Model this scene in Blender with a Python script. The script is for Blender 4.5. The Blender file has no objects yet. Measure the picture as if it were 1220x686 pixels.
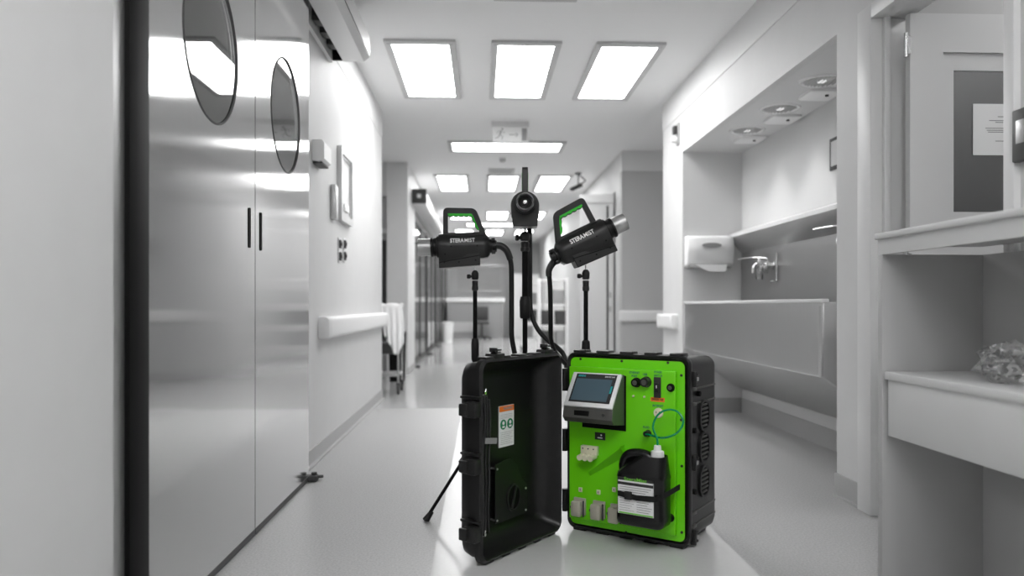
import bpy, bmesh, math, random
from mathutils import Vector, Matrix
from math import pi, sin, cos, tan, atan, sqrt, radians
random.seed(7)
S = bpy.context.scene
C = S.collection

# ------------------------------------------------------------------ camera
FPX = 920.0
YAW = math.atan(36/920)
HC = 1.0
cd = bpy.data.cameras.new('camera'); cam = bpy.data.objects.new('camera', cd); C.objects.link(cam)
cam.location = (0, 0, HC); cam.rotation_euler = (pi/2, 0, -YAW)
cd.sensor_fit = 'HORIZONTAL'; cd.sensor_width = 36; cd.lens = 36*FPX/1220
cd.shift_y = 21/1220
cd.clip_start = .05; cd.clip_end = 100
cd.dof.use_dof = True; cd.dof.focus_distance = 3.4; cd.dof.aperture_fstop = 1.5
S.camera = cam

# ------------------------------------------------------------------ world, light levels
W = bpy.data.worlds.new('world'); S.world = W; W.use_nodes = True
W.node_tree.nodes['Background'].inputs[0].default_value = (1, 1, 1, 1)
W.node_tree.nodes['Background'].inputs[1].default_value = .35
PANEL = 11.0          # ceiling diffusers
SPOT = 9.0           # niche downlights
S.view_settings.view_transform = 'Standard'; S.view_settings.look = 'None'
S.view_settings.gamma = 1; S.view_settings.use_curve_mapping = False
S.view_settings.exposure = 0.25

# ------------------------------------------------------------------ photo rays -> points on real planes
FW = Vector((sin(YAW), cos(YAW), 0)); RT = Vector((cos(YAW), -sin(YAW), 0)); UP = Vector((0, 0, 1))
O = Vector((0, 0, HC))
def ray(px, py): return FW + RT*((px-610)/FPX) + UP*((364-py)/FPX)
def atX(px, py, X): d = ray(px, py); return O + d*(X/d.x)
def atY(px, py, Y): d = ray(px, py); return O + d*(Y/d.y)
def atZ(px, py, Z): d = ray(px, py); return O + d*((Z-HC)/d.z)
def YX(px, X): return atX(px, 364, X).y           # station along the corridor where a side wall crosses a column

# ------------------------------------------------------------------ materials
def mat(name, col, rough=.5, metal=0., **k):
    m = bpy.data.materials.new(name); m.use_nodes = True
    nt = m.node_tree; b = nt.nodes['Principled BSDF']
    if not isinstance(col, (tuple, list)): col = (col, col, col)
    b.inputs['Base Color'].default_value = (*col, 1); b.inputs['Roughness'].default_value = rough
    b.inputs['Metallic'].default_value = metal
    for a, v in k.items():
        if a in b.inputs: b.inputs[a].default_value = v
    return m
def noisy(m, col, amt, scale, rough_amt=0, bump=0, stretch=(1, 1, 1), detail=3):
    nt = m.node_tree; b = nt.nodes['Principled BSDF']; N = nt.nodes; L = nt.links
    if not isinstance(col, (tuple, list)): col = (col, col, col)
    tc = N.new('ShaderNodeTexCoord'); mp = N.new('ShaderNodeMapping'); mp.inputs['Scale'].default_value = stretch
    L.new(tc.outputs['Object'], mp.inputs[0])
    n = N.new('ShaderNodeTexNoise'); n.inputs['Scale'].default_value = scale; n.inputs['Detail'].default_value = detail
    L.new(mp.outputs[0], n.inputs['Vector'])
    r = N.new('ShaderNodeValToRGB')
    r.color_ramp.elements[0].position = .3; r.color_ramp.elements[1].position = .7
    r.color_ramp.elements[0].color = (*[max(0, c*(1-amt)) for c in col], 1)
    r.color_ramp.elements[1].color = (*[min(1, c*(1+amt)) for c in col], 1)
    L.new(n.outputs['Fac'], r.inputs[0]); L.new(r.outputs[0], b.inputs['Base Color'])
    if bump:
        bp = N.new('ShaderNodeBump'); bp.inputs['Strength'].default_value = bump; bp.inputs['Distance'].default_value = .002
        L.new(n.outputs['Fac'], bp.inputs['Height']); L.new(bp.outputs[0], b.inputs['Normal'])
    if rough_amt:
        mr = N.new('ShaderNodeMapRange'); base = b.inputs['Roughness'].default_value
        mr.inputs['To Min'].default_value = base-rough_amt; mr.inputs['To Max'].default_value = base+rough_amt
        L.new(n.outputs['Fac'], mr.inputs[0]); L.new(mr.outputs[0], b.inputs['Roughness'])
    return m
def emis(name, col, st):
    m = mat(name, col, .5); b = m.node_tree.nodes['Principled BSDF']
    b.inputs['Emission Color'].default_value = (*(col if isinstance(col, tuple) else (col,)*3), 1)
    b.inputs['Emission Strength'].default_value = st
    return m
def steel(name, col, rough, aniso, vertical=True, wav=.0):
    m = mat(name, col, rough, 1.0, Anisotropic=aniso)
    nt = m.node_tree; b = nt.nodes['Principled BSDF']; N = nt.nodes; L = nt.links
    if aniso:
        tg = N.new('ShaderNodeCombineXYZ'); tg.inputs[1].default_value = 1
        L.new(tg.outputs[0], b.inputs['Tangent'])
    tc = N.new('ShaderNodeTexCoord'); mp = N.new('ShaderNodeMapping')
    mp.inputs['Scale'].default_value = (1, 90, 1.5) if vertical else (1, 1.5, 90)
    n = N.new('ShaderNodeTexNoise'); n.inputs['Scale'].default_value = 3; n.inputs['Detail'].default_value = 4
    L.new(tc.outputs['Object'], mp.inputs[0]); L.new(mp.outputs[0], n.inputs['Vector'])
    r = N.new('ShaderNodeMapRange'); r.inputs['To Min'].default_value = col*.94; r.inputs['To Max'].default_value = col*1.06
    L.new(n.outputs['Fac'], r.inputs[0]); L.new(r.outputs[0], b.inputs['Base Color'])
    if wav:
        n2 = N.new('ShaderNodeTexNoise'); n2.inputs['Scale'].default_value = 1.6; n2.inputs['Detail'].default_value = 1
        mp2 = N.new('ShaderNodeMapping'); mp2.inputs['Scale'].default_value = (1, 1, 1.5)
        L.new(tc.outputs['Object'], mp2.inputs[0]); L.new(mp2.outputs[0], n2.inputs['Vector'])
        bp = N.new('ShaderNodeBump'); bp.inputs['Strength'].default_value = wav; bp.inputs['Distance'].default_value = .02
        L.new(n2.outputs['Fac'], bp.inputs['Height']); L.new(bp.outputs[0], b.inputs['Normal'])
    return m
def glassy(name, tint, refl, rough=.02):
    m = bpy.data.materials.new(name); m.use_nodes = True; nt = m.node_tree; nt.nodes.clear(); N = nt.nodes; L = nt.links
    o = N.new('ShaderNodeOutputMaterial'); mx = N.new('ShaderNodeMixShader')
    t = N.new('ShaderNodeBsdfTransparent'); t.inputs[0].default_value = (tint, tint, tint, 1)
    g = N.new('ShaderNodeBsdfGlossy'); g.inputs['Roughness'].default_value = rough; g.inputs[0].default_value = (1, 1, 1, 1)
    lw = N.new('ShaderNodeFresnel'); lw.inputs[0].default_value = 1.5
    mr = N.new('ShaderNodeMapRange'); mr.inputs['To Min'].default_value = refl; mr.inputs['To Max'].default_value = 1
    L.new(lw.outputs[0], mr.inputs[0]); L.new(mr.outputs[0], mx.inputs[0]); L.new(t.outputs[0], mx.inputs[1]); L.new(g.outputs[0], mx.inputs[2])
    L.new(mx.outputs[0], o.inputs[0]); return m
M = {}
M['wall'] = noisy(mat('wall_paint', .65, .55), .65, .015, 6)
M['wall_upper'] = mat('upper_wall_paint', .72, .5)
M['grey_wall'] = mat('grey_wall_paint', .50, .6)
M['niche'] = mat('niche_paint', .66, .5)
M['ceiling'] = mat('ceiling_paint', .88, .7)
M['base'] = noisy(mat('skirting_vinyl', .40, .4), .40, .06, 160)
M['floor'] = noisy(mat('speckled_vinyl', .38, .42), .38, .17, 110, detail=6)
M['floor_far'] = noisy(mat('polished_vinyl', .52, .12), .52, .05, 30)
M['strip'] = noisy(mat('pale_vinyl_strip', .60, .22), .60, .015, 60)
M['steel'] = steel('brushed_door_steel', .60, .10, .88, True, .05)
M['steel_trough'] = steel('trough_steel', .66, .28, .5, True, .05)
M['steel_splash'] = steel('splashback_steel', .46, .34, .3, True, .03)
M['steel_plain'] = mat('plain_steel', .62, .25, 1.0)
M['alu'] = mat('aluminium', .55, .38, .9)
M['alu_lt'] = mat('pale_enamel', .72, .42, .0)
M['chrome'] = mat('chrome', .85, .10, 1.0)
M['black'] = mat('black_seal', .003, .6, **{'Specular IOR Level': .15})
M['dark'] = mat('dark_grey', .05, .5)
M['white'] = mat('white_plastic', .84, .35)
M['white_gloss'] = mat('white_gloss', .86, .2)
M['rail'] = mat('handrail_vinyl', .80, .42)
M['door_paint'] = mat('door_paint', .62, .5)
M['door_dark'] = mat('room_grey_door', .30, .5)
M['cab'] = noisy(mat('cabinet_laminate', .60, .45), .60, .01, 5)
M['cab_shaded'] = mat('cabinet_laminate_shaded', .44, .5)  # same laminate darkened: shade inside the cabinet is put into the colour
M['frame'] = mat('fixture_frame', .58, .5)
M['glow'] = emis('light_diffuser', 1.0, PANEL)
M['glow_soft'] = emis('downlight_lamp', .8, .6)
M['glass'] = glassy('window_glass', .92, .12)
M['glass_dark'] = glassy('dark_glass', .55, .10)
M['acrylic'] = glassy('clear_acrylic', .80, .22, .35)
M['bag'] = glassy('plastic_film', .86, .03, .3)
M['abs'] = noisy(mat('black_case_plastic', .009, .34, **{'Specular IOR Level': .45}), .009, .25, 500, bump=.15)
M['abs_in'] = noisy(mat('black_case_lining', .008, .36, **{'Specular IOR Level': .4}), .008, .25, 30, rough_amt=.06)
M['rubber'] = mat('black_rubber', .005, .45, **{'Specular IOR Level': .35})
M['gun'] = noisy(mat('black_gun_shell', .007, .36, **{'Specular IOR Level': .4}), .007, .2, 400)
M['gun2'] = mat('charcoal_gun_trim', .014, .36, **{'Specular IOR Level': .4})
M['green'] = mat('green_panel', (.16, .68, .006), .32)
M['green_grip'] = mat('green_grip', (.02, .52, .02), .5)
M['tube'] = mat('green_tube', (.0, .26, .10), .2)
M['ink_t'] = mat('teal_ink', (.0, .10, .12), .5)
M['siem'] = mat('teal_logo', (.0, .35, .33), .4)
M['screen'] = mat('touch_glass', (.075, .12, .15), .12)
M['hmi_dark'] = mat('hmi_border', .035, .25)
M['hmi_lt'] = mat('hmi_silver', .85, .35, .2)
M['hmi_box'] = mat('hmi_box', (.10, .10, .092), .35, .3)
M['cream'] = mat('cream_plastic', (.72, .70, .52), .4)
M['sock'] = mat('grey_socket', (.42, .40, .33), .4)
M['orange'] = mat('orange_label', (.85, .20, .02), .5)
M['lab'] = mat('label_white', .80, .5)
M['lab_green'] = mat('label_green', (.0, .20, .08), .5)
M['lime'] = mat('lime_print', (.16, .55, .04), .5)
M['ink'] = mat('ink_black', .02, .6)
M['ink_g'] = mat('ink_grey', .28, .6)
M['jug'] = mat('black_jug_plastic', .006, .26, **{'Specular IOR Level': .4})
M['cable'] = mat('cable_sheath', .03, .3)
M['cloth'] = mat('white_cloth', .85, .9)

# ------------------------------------------------------------------ mesh helpers
class MB:
    def __init__(s): s.v = []; s.f = []; s.mi = []; s.mats = []; s.T = Matrix.Identity(4); s.cur = 0
    def use(s, m):
        if m not in s.mats: s.mats.append(m)
        s.cur = s.mats.index(m); return s
    def add(s, vs, fs, T=None):
        o = len(s.v); T = s.T @ T if T else s.T
        s.v += [T @ Vector(p) for p in vs]; s.f += [tuple(i+o for i in f) for f in fs]; s.mi += [s.cur]*len(fs)
        return s
    def box(s, x0, x1, y0, y1, z0, z1, b=0, T=None, seg=2):
        if x1 < x0: x0, x1 = x1, x0
        if y1 < y0: y0, y1 = y1, y0
        if z1 < z0: z0, z1 = z1, z0
        if not b:
            vs = [(x, y, z) for z in (z0, z1) for y in (y0, y1) for x in (x0, x1)]
            return s.add(vs, [(0, 2, 3, 1), (4, 5, 7, 6), (0, 1, 5, 4), (2, 6, 7, 3), (0, 4, 6, 2), (1, 3, 7, 5)], T)
        bm = bmesh.new(); bmesh.ops.create_cube(bm, size=1)
        bmesh.ops.scale(bm, vec=(x1-x0, y1-y0, z1-z0), verts=bm.verts)
        bmesh.ops.translate(bm, vec=((x0+x1)/2, (y0+y1)/2, (z0+z1)/2), verts=bm.verts)
        b = min(b, .49*min(x1-x0, y1-y0, z1-z0))
        bmesh.ops.bevel(bm, geom=list(bm.edges), offset=b, segments=seg, affect='EDGES', profile=.5)
        bm.verts.index_update()
        s.add([v.co.copy() for v in bm.verts], [tuple(v.index for v in f.verts) for f in bm.faces], T); bm.free(); return s
    def loft(s, rings, cap=True, closed=False, T=None):
        n = len(rings[0]); vs = [p for r in rings for p in r]; fs = []
        m = len(rings)
        for i in range(m if closed else m-1):
            a = i*n; b = ((i+1) % m)*n
            for j in range(n): k = (j+1) % n; fs.append((a+j, a+k, b+k, b+j))
        if cap and not closed: fs.append(tuple(range(n))[::-1]); fs.append(tuple((m-1)*n+j for j in range(n)))
        return s.add(vs, fs, T)
    def lathe(s, prof, p0, axis, n=28, T=None, cap=True):
        a = Vector(axis).normalized(); t = Vector((0, 0, 1)) if abs(a.z) < .9 else Vector((1, 0, 0))
        u = a.cross(t).normalized(); w = a.cross(u); p0 = Vector(p0)
        rings = [[p0 + a*h + u*(r*cos(2*pi*k/n)) + w*(r*sin(2*pi*k/n)) for k in range(n)] for h, r in prof]
        return s.loft(rings, cap, False, T)
    def cyl(s, p0, p1, r0, r1=None, n=20, T=None):
        p0 = Vector(p0); p1 = Vector(p1); r1 = r0 if r1 is None else r1
        return s.lathe([(0, r0), ((p1-p0).length, r1)], p0, p1-p0, n, T)
    def tube(s, pts, r, n=12, sm=6, T=None, flat=1):
        P = [Vector(p) for p in pts]
        if sm and len(P) > 2:
            Q = []
            for i in range(len(P)-1):
                a = P[max(i-1, 0)]; b = P[i]; c = P[i+1]; d = P[min(i+2, len(P)-1)]
                for k in range(sm):
                    t = k/sm; Q.append(.5*((2*b)+(c-a)*t+(2*a-5*b+4*c-d)*t*t+(3*b-a-3*c+d)*t**3))
            Q.append(P[-1]); P = Q
        rings = []; up = None
        for i, p in enumerate(P):
            d = (P[min(i+1, len(P)-1)]-P[max(i-1, 0)]).normalized()
            if up is None: up = d.orthogonal().normalized()
            up = (up - d*up.dot(d)).normalized(); w = d.cross(up)
            rr = r(i/(len(P)-1)) if callable(r) else r
            rings.append([p + up*(rr*cos(2*pi*k/n)) + w*(rr*flat*sin(2*pi*k/n)) for k in range(n)])
        return s.loft(rings, True, False, T)
    def prism(s, poly, h0, h1, axis='y', T=None):
        if axis == 'y': a = [(x, h0, z) for x, z in poly]; b = [(x, h1, z) for x, z in poly]
        elif axis == 'x': a = [(h0, x, z) for x, z in poly]; b = [(h1, x, z) for x, z in poly]
        else: a = [(x, y, h0) for x, y in poly]; b = [(x, y, h1) for x, y in poly]
        return s.loft([a, b], True, False, T)
    def ringprism(s, outer, inner, h0, h1, axis='y', T=None):
        def P(q, h): return {'y': lambda a: (a[0], h, a[1]), 'x': lambda a: (h, a[0], a[1]), 'z': lambda a: (a[0], a[1], h)}[axis](q)
        R = [[P(q, h0) for q in outer], [P(q, h1) for q in outer], [P(q, h1) for q in inner], [P(q, h0) for q in inner]]
        return s.loft(R, False, True, T)
    def build(s, name, m=None, parent=None, smooth=35, bevel=0):
        me = bpy.data.meshes.new(name); me.from_pydata([tuple(v) for v in s.v], [], s.f)
        for q in (s.mats or [m]): me.materials.append(q)
        if s.mats: me.polygons.foreach_set('material_index', s.mi)
        bm = bmesh.new(); bm.from_mesh(me); bmesh.ops.recalc_face_normals(bm, faces=bm.faces); bm.to_mesh(me); bm.free()
        if smooth: me.shade_smooth(); me.set_sharp_from_angle(angle=radians(smooth))
        o = bpy.data.objects.new(name, me); C.objects.link(o)
        if parent: o.parent = parent
        if bevel:
            bv = o.modifiers.new('bevel', 'BEVEL'); bv.width = bevel; bv.segments = 2; bv.limit_method = 'ANGLE'
        return o
def build_each(mb, name, m, parent, **k):
    """every loose piece of the builder becomes an object of its own"""
    n = len(mb.v); par = list(range(n))
    def fd(a):
        while par[a] != a: par[a] = par[par[a]]; a = par[a]
        return a
    for fc in mb.f:
        for q in fc[1:]: par[fd(q)] = fd(fc[0])
    grp = {}
    for fc in mb.f: grp.setdefault(fd(fc[0]), []).append(fc)
    out = []
    for fcs in grp.values():
        ids = sorted({i for fc in fcs for i in fc}); mp = {j: i for i, j in enumerate(ids)}
        b = MB(); b.v = [mb.v[i] for i in ids]; b.f = [tuple(mp[i] for i in fc) for fc in fcs]; out.append(b.build(name, m, parent, **k))
    return out
def rrect(w, h, r, cx=0, cy=0, seg=6):
    out = []
    for (sx, sy, a0) in ((1, 1, 0), (-1, 1, 90), (-1, -1, 180), (1, -1, 270)):
        for k in range(seg+1):
            a = radians(a0 + 90*k/seg); out.append((cx + sx*(w/2-r) + r*cos(a), cy + sy*(h/2-r) + r*sin(a)))
    return out
def roundpoly(pts, rad, seg=6):
    out = []; n = len(pts)
    for i in range(n):
        p = Vector(pts[i]); a = (Vector(pts[i-1])-p); b = (Vector(pts[(i+1) % n])-p)
        r = rad[i] if isinstance(rad, (list, tuple)) else rad
        p0 = p + a.normalized()*min(r, a.length*.49); p1 = p + b.normalized()*min(r, b.length*.49)
        for k in range(seg+1):
            t = k/seg; q = p0*(1-t)**2 + p*2*t*(1-t) + p1*t*t; out.append((q.x, q.y))
    return out
def plate_hole(mb, a0, a1, b0, b1, t0, t1, ca, cb, r, T=None, n=64):
    """plate in the a/b plane (mapped to y/z), thick along x, with a round hole"""
    angs = [2*pi*k/n for k in range(n)] + [math.atan2(b-cb, a-ca) % (2*pi) for a in (a0, a1) for b in (b0, b1)]
    angs.sort(); outer = []; inner = []
    for g in angs:
        c, s_ = cos(g), sin(g); k = 1e9
        if c > 1e-9: k = min(k, (a1-ca)/c)
        if c < -1e-9: k = min(k, (a0-ca)/c)
        if s_ > 1e-9: k = min(k, (b1-cb)/s_)
        if s_ < -1e-9: k = min(k, (b0-cb)/s_)
        outer.append((ca+c*k, cb+s_*k)); inner.append((ca+c*r, cb+s_*r))
    mb.ringprism(outer, inner, t0, t1, 'x', T)
_tx = {}
def text_geo(s, size, extrude=.0005, bold=0, spacing=1.0, align='CENTER'):
    cu = bpy.data.curves.new('t', 'FONT'); cu.body = s; cu.size = size; cu.extrude = extrude; cu.offset = bold
    cu.space_character = spacing; cu.align_x = align; cu.align_y = 'CENTER'; cu.resolution_u = 3
    o = bpy.data.objects.new('t', cu); C.objects.link(o)
    dg = bpy.context.evaluated_depsgraph_get(); dg.update()
    me = bpy.data.meshes.new_from_object(o.evaluated_get(dg))
    vs = [v.co.copy() for v in me.vertices]; fs = [tuple(p.vertices) for p in me.polygons]
    bpy.data.objects.remove(o); bpy.data.curves.remove(cu); bpy.data.meshes.remove(me)
    return vs, fs
def put_text(mb, s, size, T, width=None, **k):
    vs, fs = text_geo(s, size, **k)
    if width:
        xs = [v.x for v in vs]; w = max(xs)-min(xs); c = (max(xs)+min(xs))/2
        vs = [Vector(((v.x-c)*width/w, v.y, v.z)) for v in vs]
    mb.add(vs, fs, T)
def facing(o, xdir, zdir=(0, 0, 1)):
    x = Vector(xdir).normalized(); y = Vector(zdir).normalized(); n = x.cross(y)
    return Matrix(((x.x, y.x, n.x, o[0]), (x.y, y.y, n.y, o[1]), (x.z, y.z, n.z, o[2]), (0, 0, 0, 1)))
def empty(name, loc=(0, 0, 0), rot=(0, 0, 0)):
    o = bpy.data.objects.new(name, None); C.objects.link(o); o.location = loc; o.rotation_euler = rot
    o.empty_display_size = .1; return o
def tag(o, label, cat, group=None):
    o['label'] = label; o['category'] = cat
    if group: o['group'] = group
    return o
def struct(o): o['kind'] = 'structure'; return o
def copy_tree(o, parent=None):
    c = o.copy(); C.objects.link(c); c.parent = parent
    for ch in [q for q in bpy.data.objects if q.parent == o]: copy_tree(ch, c)
    return c

# ================================================================== THE SETTING
XL, XD, XR, XN = -1.07, -.985, 1.87, 2.43       # left wall, door face, right wall, niche back
H = 3.07
YB, YE = -2.2, 25.5
yD0, yD1, yD2 = YX(176, XD), YX(304, XD), YX(368, XD)
yLE = YX(455, XL)                                # left wall ends
yL2 = 11.2                                       # left wall resumes
yRE = YX(790, XR); yR2 = YX(741, XR)
yN1 = YX(813, XR); yN0 = YX(997, XR)             # scrub niche
yC1 = YX(1027, XR); yJ = YX(1042, XR); yJ0 = YX(1203, XR)

f = MB()
yS = 7.55
f.use(M['floor']); q = lambda x0, x1, y0, y1: f.add([(x0, y0, 0), (x1, y0, 0), (x1, y1, 0), (x0, y1, 0), (x0, y0, -.1), (x1, y0, -.1), (x1, y1, -.1), (x0, y1, -.1)], [(0, 1, 2, 3), (7, 6, 5, 4), (0, 4, 5, 1), (1, 5, 6, 2), (2, 6, 7, 3), (3, 7, 4, 0)])
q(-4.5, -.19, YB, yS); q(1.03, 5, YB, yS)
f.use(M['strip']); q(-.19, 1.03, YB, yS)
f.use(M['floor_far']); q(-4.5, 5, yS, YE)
struct(f.build('floor', smooth=0))
c = MB().box(-4.5, 5, YB, YE, H, H+.1); struct(c.build('ceiling', M['ceiling']))

w = MB().use(M['wall'])
w.box(XL-.15, XD, YB, YX(135, XD), 0, H); w.box(XL-.15, XL, YX(135, XD), yD0+.05, 0, H); w.box(XL-.15, XL, yD0+.05, yD2-.1, 2.68, H)
w.box(XL-.15, XL, yD2-.1, yLE, 0, H)
w.use(M['wall_upper']); w.box(XL, XL+.006, 5.6, yLE, 2.80, H)
wl = struct(w.build('wall_left'))
b = MB().box(XL, XL+.008, yD2+.02, yLE, 0, .10).box(XL, XL+.03, yD2+.02, yLE, 0, .012); struct(b.build('baseboard_left', M['base']))
# recess on the left, its back wall and the wall beyond
w = MB().use(M['grey_wall']); w.box(-2.8, XL-.301, yL2, yL2+.15, 2.58, H).box(-2.8, XL-.02, yL2+.12, yL2+.27, 0, 2.58)
w.use(M['wall']); w.box(-2.95, -2.8, yLE, yL2+.3, 0, H).box(-2.8, XL-.15, yLE-.15, yLE, 0, H)
w.box(XL-.3, XL, yL2, 12.4, 0, H); w.box(XL-.3, XL, 12.4, 24.5, 2.56, H); w.box(XL-.3, XL, 24.5, YE, 0, H)
struct(w.build('wall_left_recess'))
b = MB().box(XL, XL+.008, yL2, 12.4, 0, .10).box(-2.8, XL, yL2+.11, yL2+.12, 0, .1); struct(b.build('baseboard_left_far', M['base']))
# rooms behind the left wall (seen through glass)
w = MB().box(-4.5, -4.4, YB, YE, 0, H).box(-4.5, XL-.15, 1.4, 1.5, 0, H).box(-4.5, XL-.15, 5.6, 5.7, 0, H).box(-4.5, XL-.3, 24.4, 24.5, 0, H)
struct(w.build('wall_rooms', M['wall']))

w = MB().use(M['wall'])
w.box(XR, XR+.12, YB, yJ0, 0, H).box(XR, XR+.12, yJ0, yJ, 2.37, H)
w.box(XR, XR+.12, yJ, yN0, 0, H)
w.box(XR, XR+.05, yN0, yN1, 2.43, H)
w.box(XR, XN+.1, yN1, yRE, 0, H)
w.use(M['wall_upper']); w.box(XR-.006, XR, 3.2, yRE, 2.80, H)
w.use(M['niche']); w.box(XN, XN+.1, yN0, yN1, 0, 2.5).box(XR+.12, XN+.1, yN0-.1, yN0, 0, H).box(XR+.004, XN, yN1-.006, yN1, 0, 2.43)
w.box(XR+.051, XN+.1, yN0, yN1, 2.43, 2.47)
struct(w.build('wall_right'))
w = MB().use(M['wall_upper']); w.box(XR, 3.4, yR2, yR2+.15, 2.80, H)
w.use(M['grey_wall']); w.box(XR, 3.4, yR2+.02, yR2+.17, 0, 2.80)
w.use(M['wall']); w.box(3.4, 3.5, yRE, yR2+.2, 0, H).box(XR, XR+.12, yR2+.17, 10.75, 0, H).box(XR, XR+.12, 10.75, 11.75, 2.6, H).box(XR, XR+.12, 11.75, YE, 0, H)
w.box(XR+.12, 3.5, 12.3, 12.4, 0, H)
struct(w.build('wall_right_recess'))
b = MB()
b.box(XR-.008, XR, yC1-.0, yN0, 0, .12).box(XN-.008, XN, yN0, yN1, 0, .14).box(XR, XN, yN1-.014, yN1-.006, 0, .14).box(XR-.008, XR, yN1, yRE, 0, .12)
b.box(XR, 3.4, yR2+.01, yR2+.02, 0, .12).box(XR-.02, XR, yC1, yN0, 0, .012).box(XR-.008, XR, yN0-.0, yN0+.01, 0, .12)
struct(b.build('baseboard_right', M['base']))
w = MB().box(-4.5, 5, YB-.1, YB, 0, H); struct(w.build('wall_back', M['wall']))
w = MB().use(M['wall']).box(-4.5, 5, YE, YE+.1, 0, H); struct(w.build('wall_far'))
w = MB().box(5, 5.1, YB, YE, 0, H).box(XR+.12, 5, 1.6, 1.7, 0, H).box(XR+.6, 5, 7.3, 7.4, 0, H)
struct(w.build('wall_right_room', M['grey_wall']))

# casing of the right-hand doorway
w = MB()
w.box(XR-.025, XR+.16, yJ-.01, yC1, 0, 2.435, .004)
w.box(XR-.025, XR+.16, yJ0-.055, yJ0, 0, 2.435, .004)
w.box(XR-.025, XR+.16, yJ0, yJ-.01, 2.364, 2.435, .004)
w.box(XR+.03, XR+.06, yJ-.035, yJ-.01, 0, 2.37, .003)
struct(w.build('trim_1', M['alu_lt']))

# ------------------------------------------------------------------ sliding steel doors on the left
def door_leaf(y0, y1, cy, hy, top, name):
    m = MB(); ym = 1.955
    plate_hole(m, y0+.004, y1-.004, .012, 2.9, XD-.04, XD, cy, ym, .285)
    d = m.build(name, M['steel'], None, smooth=35); struct(d)
    r = MB(); ring = []
    for (xx, rr) in ((XD+.001, .287), (XD+.003, .285), (XD+.003, .280), (XD-.008, .279), (XD-.008, .287)):
        ring.append([(xx, cy+rr*cos(2*pi*k/64), ym+rr*sin(2*pi*k/64)) for k in range(64)])
    r.loft(ring, False, True); r.build('window_rim', M['dark'], d, smooth=50)
    g = MB(); g.lathe([(0, .279), (.006, .279)], (XD-.010, cy, ym), (1, 0, 0), 64); g.build('window_pane', M['glass'], d)
    h = MB(); h.prism(roundpoly([(hy-.011, 1.245), (hy+.011, 1.245), (hy+.011, 1.415), (hy-.011, 1.415)], .010), XD-.002, XD+.004, 'x')
    h.build('door_handle', M['black'], d)
    k = MB(); k.box(XD-.035, XD+.001, y0+.004, y1-.004, .004, .03); k.build('bottom_seal', M['dark'], d)
    return d
cy1 = (YX(218, XD)+YX(283, XD))/2; cy2 = (YX(323, XD)+YX(357, XD))/2
d1 = door_leaf(yD0, yD1, cy1, YX(297, XD), 2.74, 'door_1')
d2 = door_leaf(yD1, yD2, cy2, YX(310.5, XD), 2.74, 'door_2')
y0s = YX(153, XD)
j = MB().use(M['black']).box(XD-.05, XD+.004, y0s, yD0+.002, 0, 2.9, .002).box(XD-.045, XD-.004, yD1-.004, yD1+.004, .01, 2.9)
j.use(M['alu']).box(XL, XD-.012, YX(135, XD), y0s, 0, 2.9)
struct(j.build('trim_2'))
# track cover above the doors
e = YX(436, -.825)
t = empty('door_track_cover', (XL, (1.2+5.45)/2, 2.71)); tag(t, 'long grey metal track cover on the left wall above the steel sliding doors', 'door track')
def tbox(mb, x0, x1, y0, y1, z0, z1, b=0): mb.box(x0-XL, x1-XL, y0-3.325, y1-3.325, z0-2.71, z1-2.71, b)
m = MB(); yy = 5.45
m.prism([(0.10, 0), (.245, 0), (.285, .03), (.285, .17), (.25, .21), (0, .21), (0, .195), (.10, .195)], 1.2-3.325, yy-3.325, 'y'); m.build('cover', M['alu'], t, smooth=20)
m = MB(); tbox(m, XL+.006, XL+.03, 1.2, yy, 2.70, 2.90); tbox(m, XL+.03, XL+.10, yD2+.05, yy, 2.86, 2.90); m.build('track_rail', M['alu_lt'], t)
m = MB(); tbox(m, XL+.03, XL+.10, yy-.03, yy-.005, 2.712, 2.86); m.build('end_cap', M['black'], t)
for k in range(3):
    m = MB(); y_ = 4.75+k*.22; tbox(m, XL+.035, XL+.09, y_, y_+.10, 2.74, 2.84, .004); m.cyl((.04, y_+.14-3.325, .06), (.08, y_+.14-3.325, .06), .018); m.build('roller_bracket', M['dark'], t)
m = MB().box(XL+.286-.001, XL+.288, 1.2, yy-.002, 2.745, 2.752); m.v = [v-Vector((XL, 3.325, 2.71)) for v in m.v]; m.build('cover_seam', M['dark'], t)
# floor guide at the end of the doors
g = MB(); p = atZ(369, 571, 0)
g.box(XL+.01, XD+.05, yD2-.03, yD2+.03, 0, .035, .006).cyl((XD+.03, yD2+.0, .02), (XD+.03, yD2+.0, .05), .016).cyl((XD+.015, yD2+.03, .02), (XD+.075, yD2+.03, .02), .009)
tag(g.build('floor_guide', M['dark']), 'small black floor guide at the foot of the steel sliding doors', 'door guide')

# ------------------------------------------------------------------ left wall fittings
def wallpt(px, py, X=XL): p = atX(px, py, X); return p.y, p.z
def framed(name, x0, x1, yt, yb, depth, label, cat):
    pass
y0, zt = wallpt(401.5, 172); y1, _ = wallpt(416, 182); _, zb = wallpt(401.5, 262)
cy, cz, ww, hh = (y0+y1)/2, (zt+zb)/2, (y1-y0), (zt-zb)
t = empty('wall_frame', (XL, cy, cz)); tag(t, 'white wall-mounted frame with raised silver border on the left wall above the sockets', 'frame')
m = MB(); m.ringprism(rrect(ww, hh, .02), rrect(ww-.11, hh-.11, .015), 0, .035, 'x'); m.ringprism(rrect(ww-.11, hh-.11, .015), rrect(ww-.15, hh-.15, .01), 0, .022, 'x'); m.build('frame', M['alu'], t)
m = MB().box(0, .012, -(ww-.15)/2, (ww-.15)/2, -(hh-.15)/2, (hh-.15)/2); m.build('panel', M['white_gloss'], t)
m = MB().box(0.012, .03, -.1, .1, -hh/2+.09, -hh/2+.14, .004); m.build('ledge', M['white_gloss'], t)
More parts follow.
